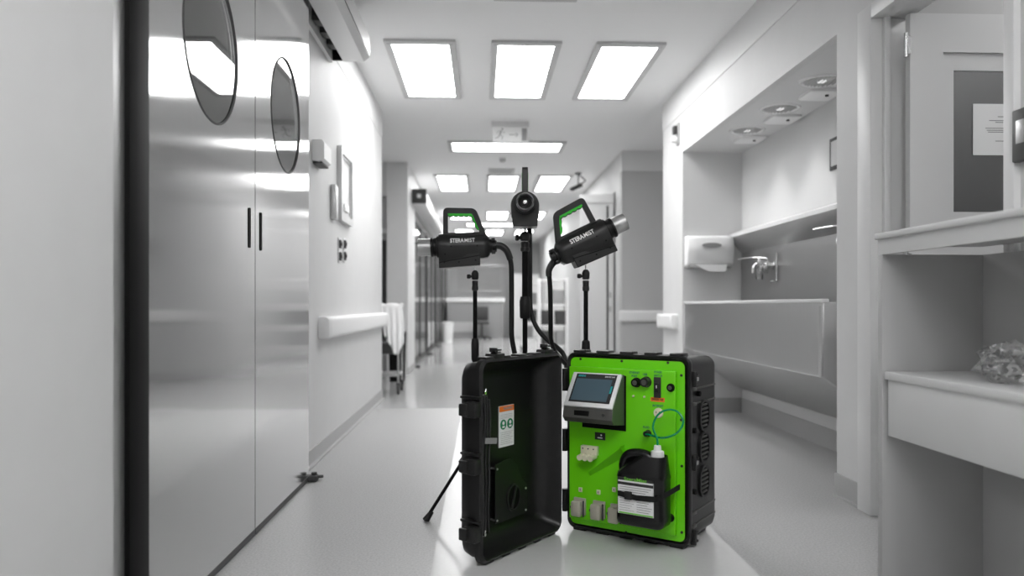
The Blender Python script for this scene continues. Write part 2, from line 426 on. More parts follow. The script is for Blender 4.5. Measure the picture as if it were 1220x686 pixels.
y0, zt = wallpt(393.5, 219); y1, zb = wallpt(398, 263)
m = MB().box(XL, XL+.035, y0, y1-.02, zb, zt, .006); tag(m.build('wall_bumper_strip', M['alu']), 'narrow upright grey strip on the left wall beside the silver frame', 'wall strip')
y0, zt = wallpt(372, 170); y1, zb = wallpt(381, 196)
t = empty('wall_sensor', (XL, (y0+y1)/2, (zt+zb)/2)); tag(t, 'small white box on the left wall just past the steel doors', 'sensor')
m = MB().prism([(0, -.06), (.04, -.07), (.075, -.05), (.075, .05), (.06, .07), (0, .07)], -(y1-y0)/2, (y1-y0)/2, 'y'); m.build('housing', M['white'], t)
m = MB().box(0.0, .06, -.1, .1, -.078, -.066); m.build('lens', M['dark'], t)
for i, (xx, lab) in enumerate(((403.5, 'nearer of the two dark wall sockets stacked pairwise under the silver frame'), (409.3, 'farther of the two dark wall sockets under the silver frame'))):
    y_, z_ = wallpt(xx, 298)
    t = empty('wall_socket', (XL, y_, z_)); tag(t, lab, 'socket', 'sockets on the left wall')
    m = MB().box(0, .008, -.04, .04, -.095, .095, .003); m.build('cover_plate', M['alu_lt'], t)
    for s_ in (-1, 1):
        m = MB().box(.008, .02, -.03, .03, s_*.046-.032, s_*.046+.032, .005); m.cyl((.02, 0, s_*.046), (.026, 0, s_*.046), .014); m.build('outlet', M['dark'], t)

def handrail(name, axis, a0, a1, off, zc, label, parent=None, out=1, hh=.15, proj=.075):
    """protective rail: a rounded box section with end caps, along y (axis='y') on x=off or along x on y=off"""
    t = empty(name, ((off, (a0+a1)/2, zc) if axis == 'y' else ((a0+a1)/2, off, zc)))
    tag(t, label, 'handrail')
    prof = roundpoly([(0, -hh/2), (proj, -hh/2), (proj, hh/2), (0, hh/2)], [.005, .035, .035, .005])
    L_ = (a1-a0)/2
    def sec(k, a):  # k = scale
        return [((x*k[0])*out, a, z*k[1]) if axis == 'y' else (a, (x*k[0])*out, z*k[1]) for x, z in prof]
    m = MB(); m.loft([sec((.95, .97), -L_+.10), sec((.95, .97), L_-.10)]); m.build('rail', M['rail'], t)
    for s_ in (-1, 1):
        m = MB(); m.loft([sec((1, 1), s_*(L_-.11)), sec((1, 1), s_*(L_-.03)), sec((.9, .94), s_*(L_-.008)), sec((.6, .8), s_*L_)]); m.build('end_cap', M['rail'], t)
    return t
handrail('wall_handrail', 'y', YX(394, XL+.08), yLE-.02, XL, .853, 'white bumper handrail on the left wall beyond the steel doors')
handrail('wall_handrail', 'y', yRE-.62, yRE-.01, XR, .845, 'short white bumper handrail on the pillar left of the scrub sink', out=-1)
handrail('wall_handrail', 'x', XR-.04, 3.3, yR2+.02, .86, 'white bumper handrail across the grey wall behind the pillar', out=-1)
handrail('wall_handrail', 'x', -2.0, XL-.0, yL2+.12, .86, 'far white bumper handrail on the wall behind the linen trolley', out=-1)

# door in the left recess
t = empty('recess_door', (-1.70, yL2+.11, 0)); tag(t, 'grey door in a pale frame at the back of the left recess', 'door')
m = MB().box(-.46, .46, -.03, 0, 0, 2.12).box(-.0, .0, 0, 0, 0, 0); m.build('door_frame', M['alu_lt'], t)
m = MB().box(-.40, .40, -.045, -.031, .01, 2.05); m.build('leaf', M['door_dark'], t)
m = MB().box(.05, .33, -.05, -.046, .3, 1.95); m.build('pane', M['hmi_dark'], t)
m = MB().box(.35, .37, -.08, -.046, .95, 1.1, .004); m.build('handle', M['alu'], t)

# ------------------------------------------------------------------ glass fronts, far left
n = 4; ys = [12.45, 15.8, 18.8, 21.6, 24.45]
words = ['nearest glazed screen under the far door track', 'second glazed screen along the far left wall', 'third glazed screen along the far left wall', 'farthest glazed screen along the far left wall']
for i in range(n):
    a, b_ = ys[i], ys[i+1]-.02
    t = empty('glass_door', (XL-.06, (a+b_)/2, 0)); tag(t, 'dark-framed glass door, ' + words[i], 'glass door', 'glass doors along the far left wall')
    L_ = (b_-a)/2
    m = MB().box(-.03, .03, -L_, -L_+.14, 0, 2.5).box(-.03, .03, L_-.09, L_, 0, 2.5).box(-.02, .02, -L_, L_, 2.4, 2.5).box(-.02, .02, -L_, L_, 0, .08).box(-.02, .02, -.03, .03, .08, 2.4)
    m.build('frame', M['dark'], t)
    for s_ in (-1, 1):
        m = MB().box(-.006, .006, min(s_*.04, s_*(L_-.09)), max(s_*.04, s_*(L_-.09)), .12, 2.4); m.build('pane', M['glass_dark'], t)
    m = MB().box(.03, .14, -L_+.02, -L_+.10, 0, .035, .005); m.build('floor_stop', M['dark'], t)
# far track cover
ya = 11.9
t = empty('door_track_cover', (XL, (ya+18)/2, 2.58)); tag(t, 'far dark-ended track cover above the glass doors on the left', 'door track')
L_ = (18-ya)/2
m = MB().box(.0, .20, -L_+.02, L_, .0, .2, .01); m.build('cover', M['alu_lt'], t)
m = MB().box(-.0, .225, -L_-.02, -L_+.02, -.01, .21, .01); m.build('end_cap', M['dark'], t)
m = MB().box(.08, .14, -L_-.028, -L_-.02, .07, .13, .004); m.build('end_badge', M['white'], t)

# ------------------------------------------------------------------ linen trolley and bin in the recess
p = atZ(462, 470, 0)
t = empty('linen_trolley', (-1.10, 8.95, 0)); tag(t, 'wheeled steel linen trolley with a bag, standing in the left recess', 'trolley')
m = MB()
for sx in (-1, 1):
    for sy in (-1, 1): m.cyl((sx*.16, sy*.2, .10), (sx*.16, sy*.2, .98), .013, n=10)
for z in (.22, .98): m.tube([(-.16, -.2, z), (.16, -.2, z)], .012, sm=0).tube([(-.16, .2, z), (.16, .2, z)], .012, sm=0).tube([(-.16, -.2, z), (-.16, .2, z)], .012, sm=0).tube([(.16, -.2, z), (.16, .2, z)], .012, sm=0)
m.build('frame', M['steel_plain'], t)
m = MB().box(-.15, .15, -.19, .19, .20, .23); m.build('shelf', M['alu'], t)
m = MB().box(-.14, .14, -.18, .18, .45, .58, .03); m.build('dark_box', M['dark'], t)
for sx in (-1, 1):
    for sy in (-1, 1):
        m = MB().cyl((sx*.16-.013, sy*.2, .055), (sx*.16+.013, sy*.2, .055), .055).box(sx*.16-.02, sx*.16+.02, sy*.2-.02, sy*.2+.02, .06, .13, .004); m.build('caster', M['dark'], t)
# cloth draped over it
m = MB(); nx, ny = 18, 30; vs = []; fs = []
for j in range(ny+1):
    for i in range(nx+1):
        u = i/nx-.5; v = j/ny; L1 = .20
        s_ = v*(.66+.10*sin(u*5+1))
        if s_ < L1: y_, z_ = L1-s_, 1.02+.010*sin(u*11+v*9)
        else: y_, z_ = -.012-.020*sin(u*22+v*2)*min(1, (s_-L1)*4)-.05*(s_-L1), 1.01-(s_-L1)
        vs.append((u*.27*(1-.25*v)+.05*v, y_, z_))
for j in range(ny):
    for i in range(nx):
        a = j*(nx+1)+i; fs.append((a, a+1, a+nx+2, a+nx+1))
m.add(vs, fs); cl = m.build('towel', M['cloth'], None, smooth=80); cl.location = (-1.03, 8.72, 0)
so = cl.modifiers.new('thick', 'SOLIDIFY'); so.thickness = .012
tag(cl, 'white cloth draped over the edge of the linen trolley', 'cloth')
t = empty('waste_bin', (-1.12, 10.3, 0)); tag(t, 'tall black bin behind the linen trolley', 'bin')
m = MB(); m.loft([[(x, y, z) for x, y in rrect(w_, w_, .03)] for z, w_ in ((0, .19), (.6, .22), (.62, .23))]); m.build('body', M['black'], t)
m = MB().box(-.118, .118, -.118, .118, .62, .66, .015); m.build('lid', M['dark'], t)

# ------------------------------------------------------------------ ceiling fixtures
def light_fixture(x0, x1, y0, y1, label, group, name='ceiling_light', border=.055):
    cx, cy = (x0+x1)/2, (y0+y1)/2; t = empty(name, (cx, cy, H)); tag(t, label, 'ceiling light', group)
    a, b_ = (x1-x0)/2, (y1-y0)/2
    m = MB().ringprism(rrect(2*a, 2*b_, .004, seg=1), rrect(2*(a-border), 2*(b_-border*1.3), .004, seg=1), -.022, 0, 'z'); m.build('frame', M['frame'], t, bevel=.003)
    m = MB().box(-a+border, a-border, -b_+border*1.3, b_-border*1.3, -.012, -.004); m.build('diffuser', M['glow'], t)
    m = MB()
    for sx in (-1, 1):
        for k in range(3): m.cyl((sx*(a-border/2), (k-1)*(b_-.05), -.026), (sx*(a-border/2), (k-1)*(b_-.05), -.02), .009, n=10)
    build_each(m, 'screw', M['alu'], t)
    return t
cols = [(-.765, -.205), (.075, .63), (.90, 1.455)]
side = ['left', 'middle', 'right']
rows = [(6.02, 7.68, 'nearest row of three large ceiling light panels'), (12.2, 13.9, 'second row of ceiling light panels, beyond the long crosswise light'), (16.9, 18.4, 'third row of ceiling light panels, behind the black gear'), (21.0, 22.5, 'farthest row of ceiling light panels')]
for (a, b_, txt) in rows:
    for i, (x0, x1) in enumerate(cols):
        light_fixture(x0, x1, a, b_, '%s light panel of the %s' % (side[i], txt), 'rectangular ceiling light panels')
light_fixture(-.43, 1.07, 9.70, 10.35, 'long bright ceiling light lying crosswise just behind the exit sign', 'crosswise ceiling lights')
light_fixture(-.43, 1.07, 19.3, 19.95, 'far crosswise ceiling light between the third and farthest rows of panels', 'crosswise ceiling lights')
for i, (x0, x1) in enumerate(cols):  # out-of-view row, added to brighten the near shelves and walls
    light_fixture(x0, x1, -.6, 1.0, '%s added ceiling light panel of the unseen row directly overhead' % side[i], 'rectangular ceiling light panels')
light_fixture(3.0, 3.6, 2.0, 3.4, 'added unseen ceiling light panel in the store room behind the right doorway', 'rectangular ceiling light panels')  # added, out of view: lifts the dark room seen past the open door
light_fixture(-3.6, -1.9, 2.0, 4.6, 'added unseen ceiling light panel in the room behind the steel sliding doors', 'rectangular ceiling light panels')  # added, out of view: brightens the room behind the round windows
light_fixture(-4.1, -3.6, 15.0, 20.0, 'long added ceiling light in the room behind the far glass doors', 'rectangular ceiling light panels')  # added so the room behind the glass fronts is not dark
# near ceiling vent (its far frame shows at the top edge of the view)
t = empty('ceiling_vent', (.36, 4.95, H)); tag(t, 'pale ceiling vent frame cut by the top edge of the view', 'vent')
m = MB().ringprism(rrect(.56, .50, .004, seg=1), rrect(.44, .38, .004, seg=1), -.02, 0, 'z'); m.build('frame', M['frame'], t)
m = MB().box(-.22, .22, -.19, .19, -.003, 0); m.build('backing', M['dark'], t)
m = MB()
for k in range(9): m.box(-.22, .22, -.18+k*.042, -.165+k*.042, -.015, -.004)
m.build('slats', M['frame'], t)
p = atZ(597.5, 203, H)
t = empty('ceiling_vent', (p.x, p.y, H)); tag(t, 'small slotted air vent in the ceiling behind the crosswise light', 'vent')
m = MB().ringprism(rrect(.40, .34, .004, seg=1), rrect(.32, .26, .004, seg=1), -.02, 0, 'z'); m.build('frame', M['frame'], t)
m = MB().box(-.16, .16, -.13, .13, -.004, 0); m.build('backing', M['dark'], t)
m = MB()
for k in range(6): m.box(-.16, .16, -.12+k*.043, -.10+k*.043, -.016, -.004)
m.build('slats', M['frame'], t)
p = atZ(599, 188, H)
t = empty('smoke_detector', (p.x, p.y, H)); tag(t, 'round white smoke detector on the ceiling above the vent', 'smoke detector')
MB().lathe([(0, .055), (.012, .055), (.02, .05)], (0, 0, 0), (0, 0, -1)).build('base', M['white'], t)
MB().lathe([(.02, .04), (.045, .045), (.06, .03), (.065, .01)], (0, 0, 0), (0, 0, -1)).build('head', M['alu'], t)
# CCTV camera
p = atZ(689, 206, H)
t = empty('ceiling_camera', (p.x, p.y, H)); tag(t, 'small dark camera on a bracket hanging from the ceiling at the right', 'camera')
MB().cyl((0, 0, 0), (0, 0, -.02), .05).cyl((0, 0, -.02), (0, 0, -.19), .010).tube([(0, 0, -.02), (.10, 0, -.10), (.10, 0, -.13), (0.02, 0, -.19)], .008, sm=3).build('bracket', M['dark'], t)
MB().box(-.12, .06, -.03, .03, -.03, .03, .008, T=Matrix.Translation((0, -.02, -.21)) @ Matrix.Rotation(radians(-25), 4, 'Y')).build('body', M['dark'], t)
MB().cyl((-.13, -.02, -.262), (-.115, -.02, -.255), .022).build('lens', M['black'], t)
# exit sign
pz = atZ(585, 145, H); ye = pz.y
pA = atY(586, 151, ye); pB = atY(630, 170, ye)
t = empty('exit_sign', ((pA.x+pB.x)/2, ye, H)); tag(t, 'hanging exit sign with running figure and arrow under the ceiling', 'sign')
hw = (pB.x-pA.x)/2; zb = pB.z-H; zt = pA.z-H
MB().box(-hw, hw, -.035, .035, zt, 0, .006).build('housing', M['frame'], t)
MB().box(-hw+.01, hw-.01, -.006, .006, zb, zt, .002).build('sign_panel', M['white'], t)
zc = (zb+zt)/2; s_ = (zt-zb)
m = MB()
def fig(m, pts, r): m.tube([(x, -.0075, zc+z) for x, z in pts], r, n=8, sm=0, flat=.3)
x0 = -hw*.55
m.cyl((x0+.025, -.009, zc+.062), (x0+.025, -.006, zc+.062), .011, n=14)
fig(m, [(x0+.012, .045), (x0-.005, -.005)], .011); fig(m, [(x0+.012, .04), (x0+.045, .022), (x0+.058, .035)], .005)
fig(m, [(x0+.01, .042), (x0-.028, .035), (x0-.04, .012)], .005); fig(m, [(x0-.005, -.005), (x0+.03, -.02), (x0+.022, -.058)], .007)
fig(m, [(x0-.006, -.005), (x0-.025, -.035), (x0-.06, -.04)], .007)
m.build('running_figure', M['ink_g'], t)
m = MB(); m.box(-.045+.03, .03+.03, -.0085, -.006, zc-.005, zc+.005); m.prism([(.055, zc+.022), (.066, zc+.022), (.09, zc), (.066, zc-.022), (.055, zc-.022), (.076, zc)], -.0085, -.006); m.build('arrow', M['ink_g'], t)
MB().box(hw*.62, hw*.9, -.0085, -.006, zb+.02, zt-.015).build('door_symbol', M['ink_g'], t)

# ------------------------------------------------------------------ scrub niche
def downlight(px, py, lab):
    p = atZ(px, py, 2.43)
    t = empty('downlight', (2.16, p.y, 2.43)); tag(t, lab, 'downlight', 'downlights over the scrub sink')
    m = MB(); R = []
    for z, r in ((0, .145), (-.010, .142), (-.010, .125), (-.001, .115), (-.0005, .12)): R.append([(r*cos(2*pi*k/40), r*sin(2*pi*k/40), z) for k in range(40)])
    m.loft(R, False, True); m.build('rim', M['white_gloss'], t)
    m = MB(); m.lathe([(.0, .115), (.0012, .115)], (0, 0, -.002), (0, 0, 1), 32); m.build('reflector', M['chrome'], t)
    m = MB()
    for k in range(9): m.box(-.10+k*.024, -.097+k*.024, -sqrt(max(0, .108**2-(-.10+k*.024)**2)), sqrt(max(0, .108**2-(-.10+k*.024)**2)), -.012, -.002)
    m.build('louvre', M['alu'], t)
    m = MB().lathe([(0, .03), (.006, .028)], (0, 0, -.009), (0, 0, 1), 20); m.build('lamp', M['glow_soft'], t)
    l = bpy.data.lights.new('downlight_lamp', 'SPOT'); l.energy = SPOT; l.spot_size = radians(95); l.spot_blend = .8; l.shadow_soft_size = .06
    lo = bpy.data.objects.new('downlight_beam', l); C.objects.link(lo); lo.parent = t; lo.location = (0, 0, -.03)
    return p.y
ya = downlight(893, 155, 'farthest of the three round downlights over the scrub sink')
yb = downlight(933, 129, 'middle of the three round downlights over the scrub sink')
yc = downlight(975, 96, 'nearest of the three round downlights over the scrub sink')
for (px, py, lab) in ((893, 168, 'farthest'), (932, 144, 'middle'), (977, 115, 'nearest')):
    p = atZ(px, py, 2.405)
    t = empty('ceiling_sensor', (min(p.x, 2.31), p.y, 2.43)); tag(t, 'flat white square box beside the %s downlight over the sink' % lab, 'sensor', 'square boxes in the niche soffit')
    MB().loft([[(x, y, z) for x, y in rrect(w_, w_, .02)] for z, w_ in ((0, .22), (-.02, .22), (-.03, .19))]).build('housing', M['white'], t)
    MB().cyl((.02, -.06, -.03), (.02, -.06, -.04), .012).build('sensor_eye', M['dark'], t)
# wall lamp
p = atX(808.5, 160, XR)
t = empty('call_light', (XR, p.y, p.z)); tag(t, 'small wall signal light on the pillar above the left end of the niche', 'wall light')
MB().box(-.02, 0, -.05, .05, -.10, .10, .005).build('back_plate', M['alu'], t)
MB().lathe([(0, .03), (.03, .03), (.05, .02), (.058, .002)], (-.02, .0, -.055), (-1, 0, 0)).build('lens', M['white_gloss'], t)
MB().box(-.055, -.02, -.035, .035, .0, .075, .006).build('housing', M['dark'], t)
# paper towel dispenser
y_ = yN1-.006
pA = atY(817.5, 281, y_-.06); pB = atY(873, 318, y_-.06)
cx, cz, hw, hh = (pA.x+pB.x)/2, (pA.z+pB.z)/2, (pB.x-pA.x)/2, (pA.z-pB.z)/2
t = empty('paper_towel_dispenser', (cx, y_, cz)); tag(t, 'white paper towel dispenser on the niche side wall', 'dispenser')
m = MB(); prof = roundpoly([(0, -hh), (-.09, -hh+.02), (-.13, hh*.2), (-.10, hh), (0, hh)], [.002, .02, .05, .04, .002])
R = [[(x, d*(1-k), z*(1-.3*k)) for d, z in prof] for x, k in ((-hw, .12), (-hw+.012, .0), (-hw*.5, -.04), (0, -.05), (hw*.5, -.04), (hw-.012, 0), (hw, .12))]
m.loft(R); m.build('cover', M['white_gloss'], t, smooth=60)
m = MB().loft([[(x, y, z+hh*.36) for x, z in [(a*k, b*k) for a, b in [(.092*cos(2*pi*i/30), .024*sin(2*pi*i/30)) for i in range(30)]]] for y, k in ((-.120, .95), (-.139, 1))]); m.build('window_slot', M['ink_g'], t)
MB().box(-hw*.9, hw*.9, -.10, -.01, -hh-.012, -hh+.03, .004).build('tray', M['alu'], t)
m = MB().prism([(-hw*.65, -hh+.02), (hw*.7, -hh+.02), (hw*.62, -hh-.045), (-hw*.1, -hh-.045)], -.105, -.095, 'y'); m.build('paper_towel', M['cloth'], t)

# scrub trough
ys0 = YX(980.5, 1.89)
t = empty('scrub_sink', (1.89, (ys0+yN1)/2, 0)); tag(t, 'long stainless steel scrub trough sink mounted across the niche', 'sink')
L_ = (yN1-.01-ys0)/2; zt = 1.02
prof = [(.0, zt), (.0, zt-.42), (.47, .25), (XN-1.89-.005, .25), (XN-1.89-.005, zt+.0), (XN-1.89-.03, zt), (XN-1.89-.03, .42), (.40, .36), (.03, .66), (.03, zt)]
m = MB().prism(prof, -L_, L_, 'y'); m.prism([(.002, zt-.002), (.002, zt-.418), (.47, .252), (.53, .252), (.53, zt-.002)], -L_-.004, -L_+.01, 'y'); m.prism([(.002, zt-.002), (.002, zt-.418), (.47, .252), (.53, .252), (.53, zt-.002)], L_-.01, L_, 'y')
m.build('basin', M['steel_trough'], t, smooth=20, bevel=.004)
MB().box(-.012, .035, -L_-.01, L_, zt-.004, zt+.018, .006).build('front_rim', M['alu_lt'], t)
MB().box(-.002, .0, -L_+.01, -L_+.045, zt-.42, zt-.02).build('corner_fold', M['alu'], t)
MB().box(.50, .54, -L_, L_, .24, .255).build('lower_rail', M['alu'], t)
# splashback with sloping hood
XS = XN-.012
t = empty('splashback', (XS, (yN0+yN1)/2, 1.03)); tag(t, 'grey steel splashback with a sloping hood along its top, above the trough', 'splashback')
L_ = (yN1-yN0)/2-.03
MB().box(0, .012, -L_, L_, 0, .6).build('back_panel', M['steel_splash'], t)
MB().prism([(-.0, .46), (-.11, .595), (-.11, .625), (0.01, .66), (0.01, .47)], -L_, L_, 'y').build('hood', M['steel_trough'], t, smooth=20)
MB().prism([(-.111, .597), (-.118, .60), (-.118, .63), (-.0, .672), (0.0, .66), (-.108, .626)], -L_, L_, 'y').build('hood_top', M['alu_lt'], t, smooth=20)
# faucets / soap dispensers
def scrub_tap(y, lab1, lab2, z=1.36):
    t = empty('scrub_tap', (XS, y, z)); tag(t, lab1, 'tap', 'taps over the scrub sink')
    MB().lathe([(0, .035), (.008, .035), (.012, .022), (.05, .022)], (0, 0, .0), (-1, 0, 0)).build('flange', M['chrome'], t)
    MB().tube([(-.03, 0, 0), (-.13, 0, .02), (-.17, 0, -.01), (-.175, 0, -.06)], .011).build('spout', M['chrome'], t)
    MB().box(-.085, -.035, -.035, .035, -.03, .03, .012).build('valve', M['chrome'], t)
    MB().tube([(-.06, -.0, .02), (-.06, 0, .06), (-.14, .12, .075), (-.2, .30, .07)], lambda u: .007-.002*u).build('elbow_lever', M['chrome'], t)
    MB().cyl((-.015, -.10, -.13), (-.015, -.10, .10), .007).tube([(-.015, -.10, -.13), (-.06, -.12, -.13)], .005, sm=0).tube([(-.015, -.10, -.13), (-.04, -.03, -.13)], .005, sm=0).build('riser', M['steel_plain'], t)
    b_ = empty('soap_dispenser', (XS-.075, y+.13, z-.06)); tag(b_, lab2, 'soap dispenser', 'soap dispensers over the scrub sink')
    MB().lathe([(0, .026), (.01, .032), (.10, .032), (.12, .015)], (0, 0, -.05), (0, 0, 1)).build('bottle', M['glass'], b_)
    MB().lathe([(0, .02), (.03, .017), (.06, .010), (.065, .004)], (0, 0, .07), (0, 0, 1)).build('pump', M['white'], b_)
    MB().box(.0, .075, -.012, .012, .0, .06, .004).build('bracket', M['chrome'], b_)
scrub_tap(atX(915, 300, XS-.05).y, 'chrome tap with a long elbow lever on the splashback near the paper towels', 'pump soap bottle beside the chrome tap nearest the paper towels', 1.33)
scrub_tap(atX(1012, 280, XS-.1).y, 'chrome tap half hidden by the white pillar at the right', 'white pump soap bottle beside the white pillar edge', 1.44)
# framed notice on niche back wall
p = atX(990.5, 185, XN)
t = empty('wall_notice', (XN, p.y-.16, p.z)); tag(t, 'small dark-framed notice on the niche back wall, half hidden by the pillar', 'notice')
MB().box(-.015, 0, -.16, .16, -.11, .11, .004).build('frame', M['dark'], t)
MB().box(-.017, -.0152, -.13, .13, -.085, .085).build('sheet', M['frame'], t)

# ------------------------------------------------------------------ right doorway: open leaf with glazing and notice
yl = yJ-.10; xh = 1.975
t = empty('hinged_door', (xh, yl, 0)); tag(t, 'pale door with a glazed panel standing open in the right doorway', 'door')
gx0 = atY(1138, 200, yl-.02).x-xh; gz1 = atY(1138, 83, yl-.02).z; gz0 = atY(1138, 252, yl-.02).z
fx0 = atY(1124, 200, yl-.02).x-xh; fz1 = atY(1124, 62, yl-.02).z
Wd = 1.0; Hd = 2.35
m = MB().box(0, fx0, -.02, .02, .01, Hd).box(fx0, Wd, -.02, .02, fz1, Hd).box(fx0, Wd, -.02, .02, .01, gz0-.05).box(Wd-.14, Wd, -.02, .02, gz0-.05, fz1)
m.build('leaf', M['door_paint'], t)
m = MB().box(fx0, gx0, -.008, .008, gz0-.05, fz1).box(gx0, Wd-.14, -.008, .008, gz1, fz1).box(gx0, Wd-.14, -.008, .008, gz0-.05, gz0); m.build('glazing_frame', M['door_paint'], t)
MB().box(gx0, Wd-.14, -.004, .004, gz0, gz1).build('pane', M['glass_dark'], t)
for z in (2.20, 1.2, .25):
    MB().cyl((-.022, -.025, z-.055), (-.022, -.025, z+.055), .010).box(-.022, .0, -.03, -.02, z-.04, z+.04).build('hinge', M['steel_plain'], t)
nA = atY(1163, 122, yl-.03); nB = atY(1222, 184, yl-.03)
t = empty('paper_notice', ((nA.x+nB.x)/2, yl-.006, (nA.z+nB.z)/2)); tag(t, 'white paper notice taped to the glazed panel of the open door', 'notice')
hw, hh = (nB.x-nA.x)/2, (nA.z-nB.z)/2
MB().box(-hw, hw, -.0022, 0, -hh, hh).build('sheet', M['lab'], t)
m = MB()
for k, (z, a, b_) in enumerate(((.5, .0, .6), (.35, -.35, .55), (.28, -.1, .5), (.05, -.5, .7), (-.03, -.45, .65), (-.1, -.4, .3), (-.45, -.1, .45))): m.box(a*hw, b_*hw, -.0028, -.0023, z*hh-.0018, z*hh+.0018)
m.build('print_lines', M['ink_g'], t)
# grey room behind the open door
w = MB().box(XR+.12, 5, yN0-.2, yN0-.1, 0, H); struct(w.build('wall_store', M['grey_wall']))
# switch box near right edge
p = atX(1226, 160, XR)
t = empty('wall_switch', (XR, p.y, p.z)); tag(t, 'dark switch box on the right wall at the edge of the view', 'switch')
MB().box(-.03, 0, -.045, .045, -.09, .09, .005).build('housing', M['dark'], t)
MB().box(-.034, -.03, -.02, .02, -.03, .05, .002).build('rocker', M['alu'], t)

# ------------------------------------------------------------------ shelving cabinet at the right
XC = 1.45; yc1 = YX(1046, XC); yc0 = .2
t = empty('open_shelving_unit', (XC, (yc0+yc1)/2, 0)); tag(t, 'pale open shelving unit with thick shelves against the right wall', 'shelving unit')
L_ = (yc1-yc0)/2; dx = XR-XC-.03
zct = HC + .1815*XC; zcb = zct-.078; zs1 = HC-.1635*XC; zs0 = HC-.322*XC
MB().box(0, dx, L_-.03, L_, 0, zcb, .002).build('side_panel', M['cab_shaded'], t)
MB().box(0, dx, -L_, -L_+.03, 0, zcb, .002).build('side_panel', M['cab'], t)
MB().box(dx-.015, dx, -L_+.03, L_-.03, .0, zcb).build('back_panel', M['cab_shaded'], t)
MB().box(-.012, dx, -L_-.01, L_+.005, zct-.022, zct, .004).box(.0, .02, -L_, L_, zcb, zct-.022).box(.02, dx, -L_, L_, zcb+.03, zct-.022).build('worktop', M['cab'], t)
MB().box(.0, dx-.015, -L_+.03, L_-.045, zs1-.028, zs1, .003).build('shelf', M['cab'], t)
MB().box(.008, .026, -L_+.03, L_-.055, zs0, zs1-.028, .002).build('shelf_fascia', M['cab'], t)
MB().box(.026, dx-.015, -L_+.03, L_-.055, zs0, zs0+.015).build('shelf_underside', M['cab'], t)
# crumpled plastic bag
p = atZ(1198, 445, zs1)
bm = bmesh.new(); bmesh.ops.create_icosphere(bm, subdivisions=4, radius=1)
from mathutils import noise
for v in bm.verts:
    d = v.co.normalized(); k = 1 + .35*noise.noise(d*2.2) + .22*abs(noise.noise(d*5+Vector((3, 1, 2)))) - .12*abs(noise.noise(d*11))
    v.co = Vector((d.x*.075*k, d.y*.11*k, max(-.045, d.z*.062*k+.012)))
me = bpy.data.meshes.new('plastic_bag'); bm.to_mesh(me); bm.free(); me.materials.append(M['bag'])
o = bpy.data.objects.new('plastic_bag', me); C.objects.link(o); o.location = (1.62, atX(1205, 430, 1.62).y, zs1+.046)
tag(o, 'crumpled clear plastic bag lying on the shelf', 'plastic bag')

# ------------------------------------------------------------------ far right: open door leaf, equipment, far end
t = empty('hinged_door', (XR-.02, 10.8, 0)); tag(t, 'white door standing open across the far corridor on the right', 'door')
MB().box(-.47, 0, -.02, .02, .01, 2.44, .003).build('leaf', M['wall_upper'], t)
MB().box(-.47, 0, -.04, .03, 2.44, 2.56, .006).build('top_rail', M['white_gloss'], t)
MB().box(-.10, -.075, -.028, -.021, .02, 2.40).build('edge_strip', M['dark'], t)
for z in (.95, 1.15): MB().box(-.07, -.03, -.03, -.021, z-.04, z+.04).build('hinge_plate', M['alu'], t)
def cart(x, y, lab, hts, w_=.5):
    t = empty('equipment_cart', (x, y, 0)); tag(t, lab, 'equipment cart', 'equipment carts in the far corridor')
    m = MB()
    for sx in (-1, 1):
        for sy in (-1, 1): m.box(sx*w_/2-.02, sx*w_/2+.02, sy*.22-.02, sy*.22+.02, .08, 1.5)
    m.build('frame', M['white'], t)
    for z in (.25, .62, 1.0, 1.45): MB().box(-w_/2, w_/2, -.22, .22, z, z+.03).build('shelf', M['white'], t)
    for (z, a, b_, mm) in hts: MB().box(a, b_, -.2, .15, z, z+.26, .01).build('device', M[mm], t)
    for sx in (-1, 1):
        for sy in (-1, 1): MB().cyl((sx*w_/2-.015, sy*.2, .045), (sx*w_/2+.015, sy*.2, .045), .045).build('caster', M['dark'], t)
cart(1.30, 14.2, 'white equipment cart with dark devices behind the right-hand spray gun stand', ((.28, -.2, .0, 'dark'), (.65, -.22, -.02, 'dark'), (.65, .05, .22, 'dark'), (.28, .05, .2, 'door_dark'), (1.03, .0, .2, 'door_dark')))
cart(1.15, 17.5, 'white equipment cart farther back, left of the other cart', ((.28, -.2, .0, 'door_dark'), (.65, -.22, .2, 'dark'), (1.03, -.15, .15, 'door_dark')))
t = empty('reception_counter', (-.1, 23.6, 0)); tag(t, 'grey counter across the far end of the corridor', 'counter')
MB().box(-.95, .75, 0, .5, 0, 1.12).build('body', M['door_dark'], t)
MB().box(-1.0, .80, -.05, .55, 1.12, 1.24).build('worktop', M['white'], t)
MB().box(-.9, -.1, -.02, 0, .2, .5).build('front_panel', M['grey_wall'], t)
t = empty('office_chair', (.0, 23.0, 0)); tag(t, 'black chair in front of the far grey counter', 'chair')
MB().box(-.22, .22, -.22, .22, .45, .52, .02).build('seat', M['dark'], t)
MB().box(-.2, .2, .18, .23, .55, .98, .02).build('backrest', M['dark'], t)
MB().cyl((0, 0, .08), (0, 0, .45), .03).build('column', M['dark'], t)
for k in range(5): MB().tube([(0, 0, .09), (.27*cos(k*1.257), .27*sin(k*1.257), .04)], .02, sm=0).cyl((.27*cos(k*1.257), .27*sin(k*1.257), 0), (.27*cos(k*1.257), .27*sin(k*1.257), .05), .025).build('leg', M['dark'], t)
t = empty('waste_bin', (-.93, 21.0, 0)); tag(t, 'white cylindrical bin beside the far glass doors', 'bin')
MB().lathe([(0, .13), (.5, .16)], (0, 0, 0), (0, 0, 1)).build('body', M['white'], t)
MB().lathe([(.5, .165), (.54, .165), (.56, .12)], (0, 0, 0), (0, 0, 1)).build('lid', M['alu_lt'], t)
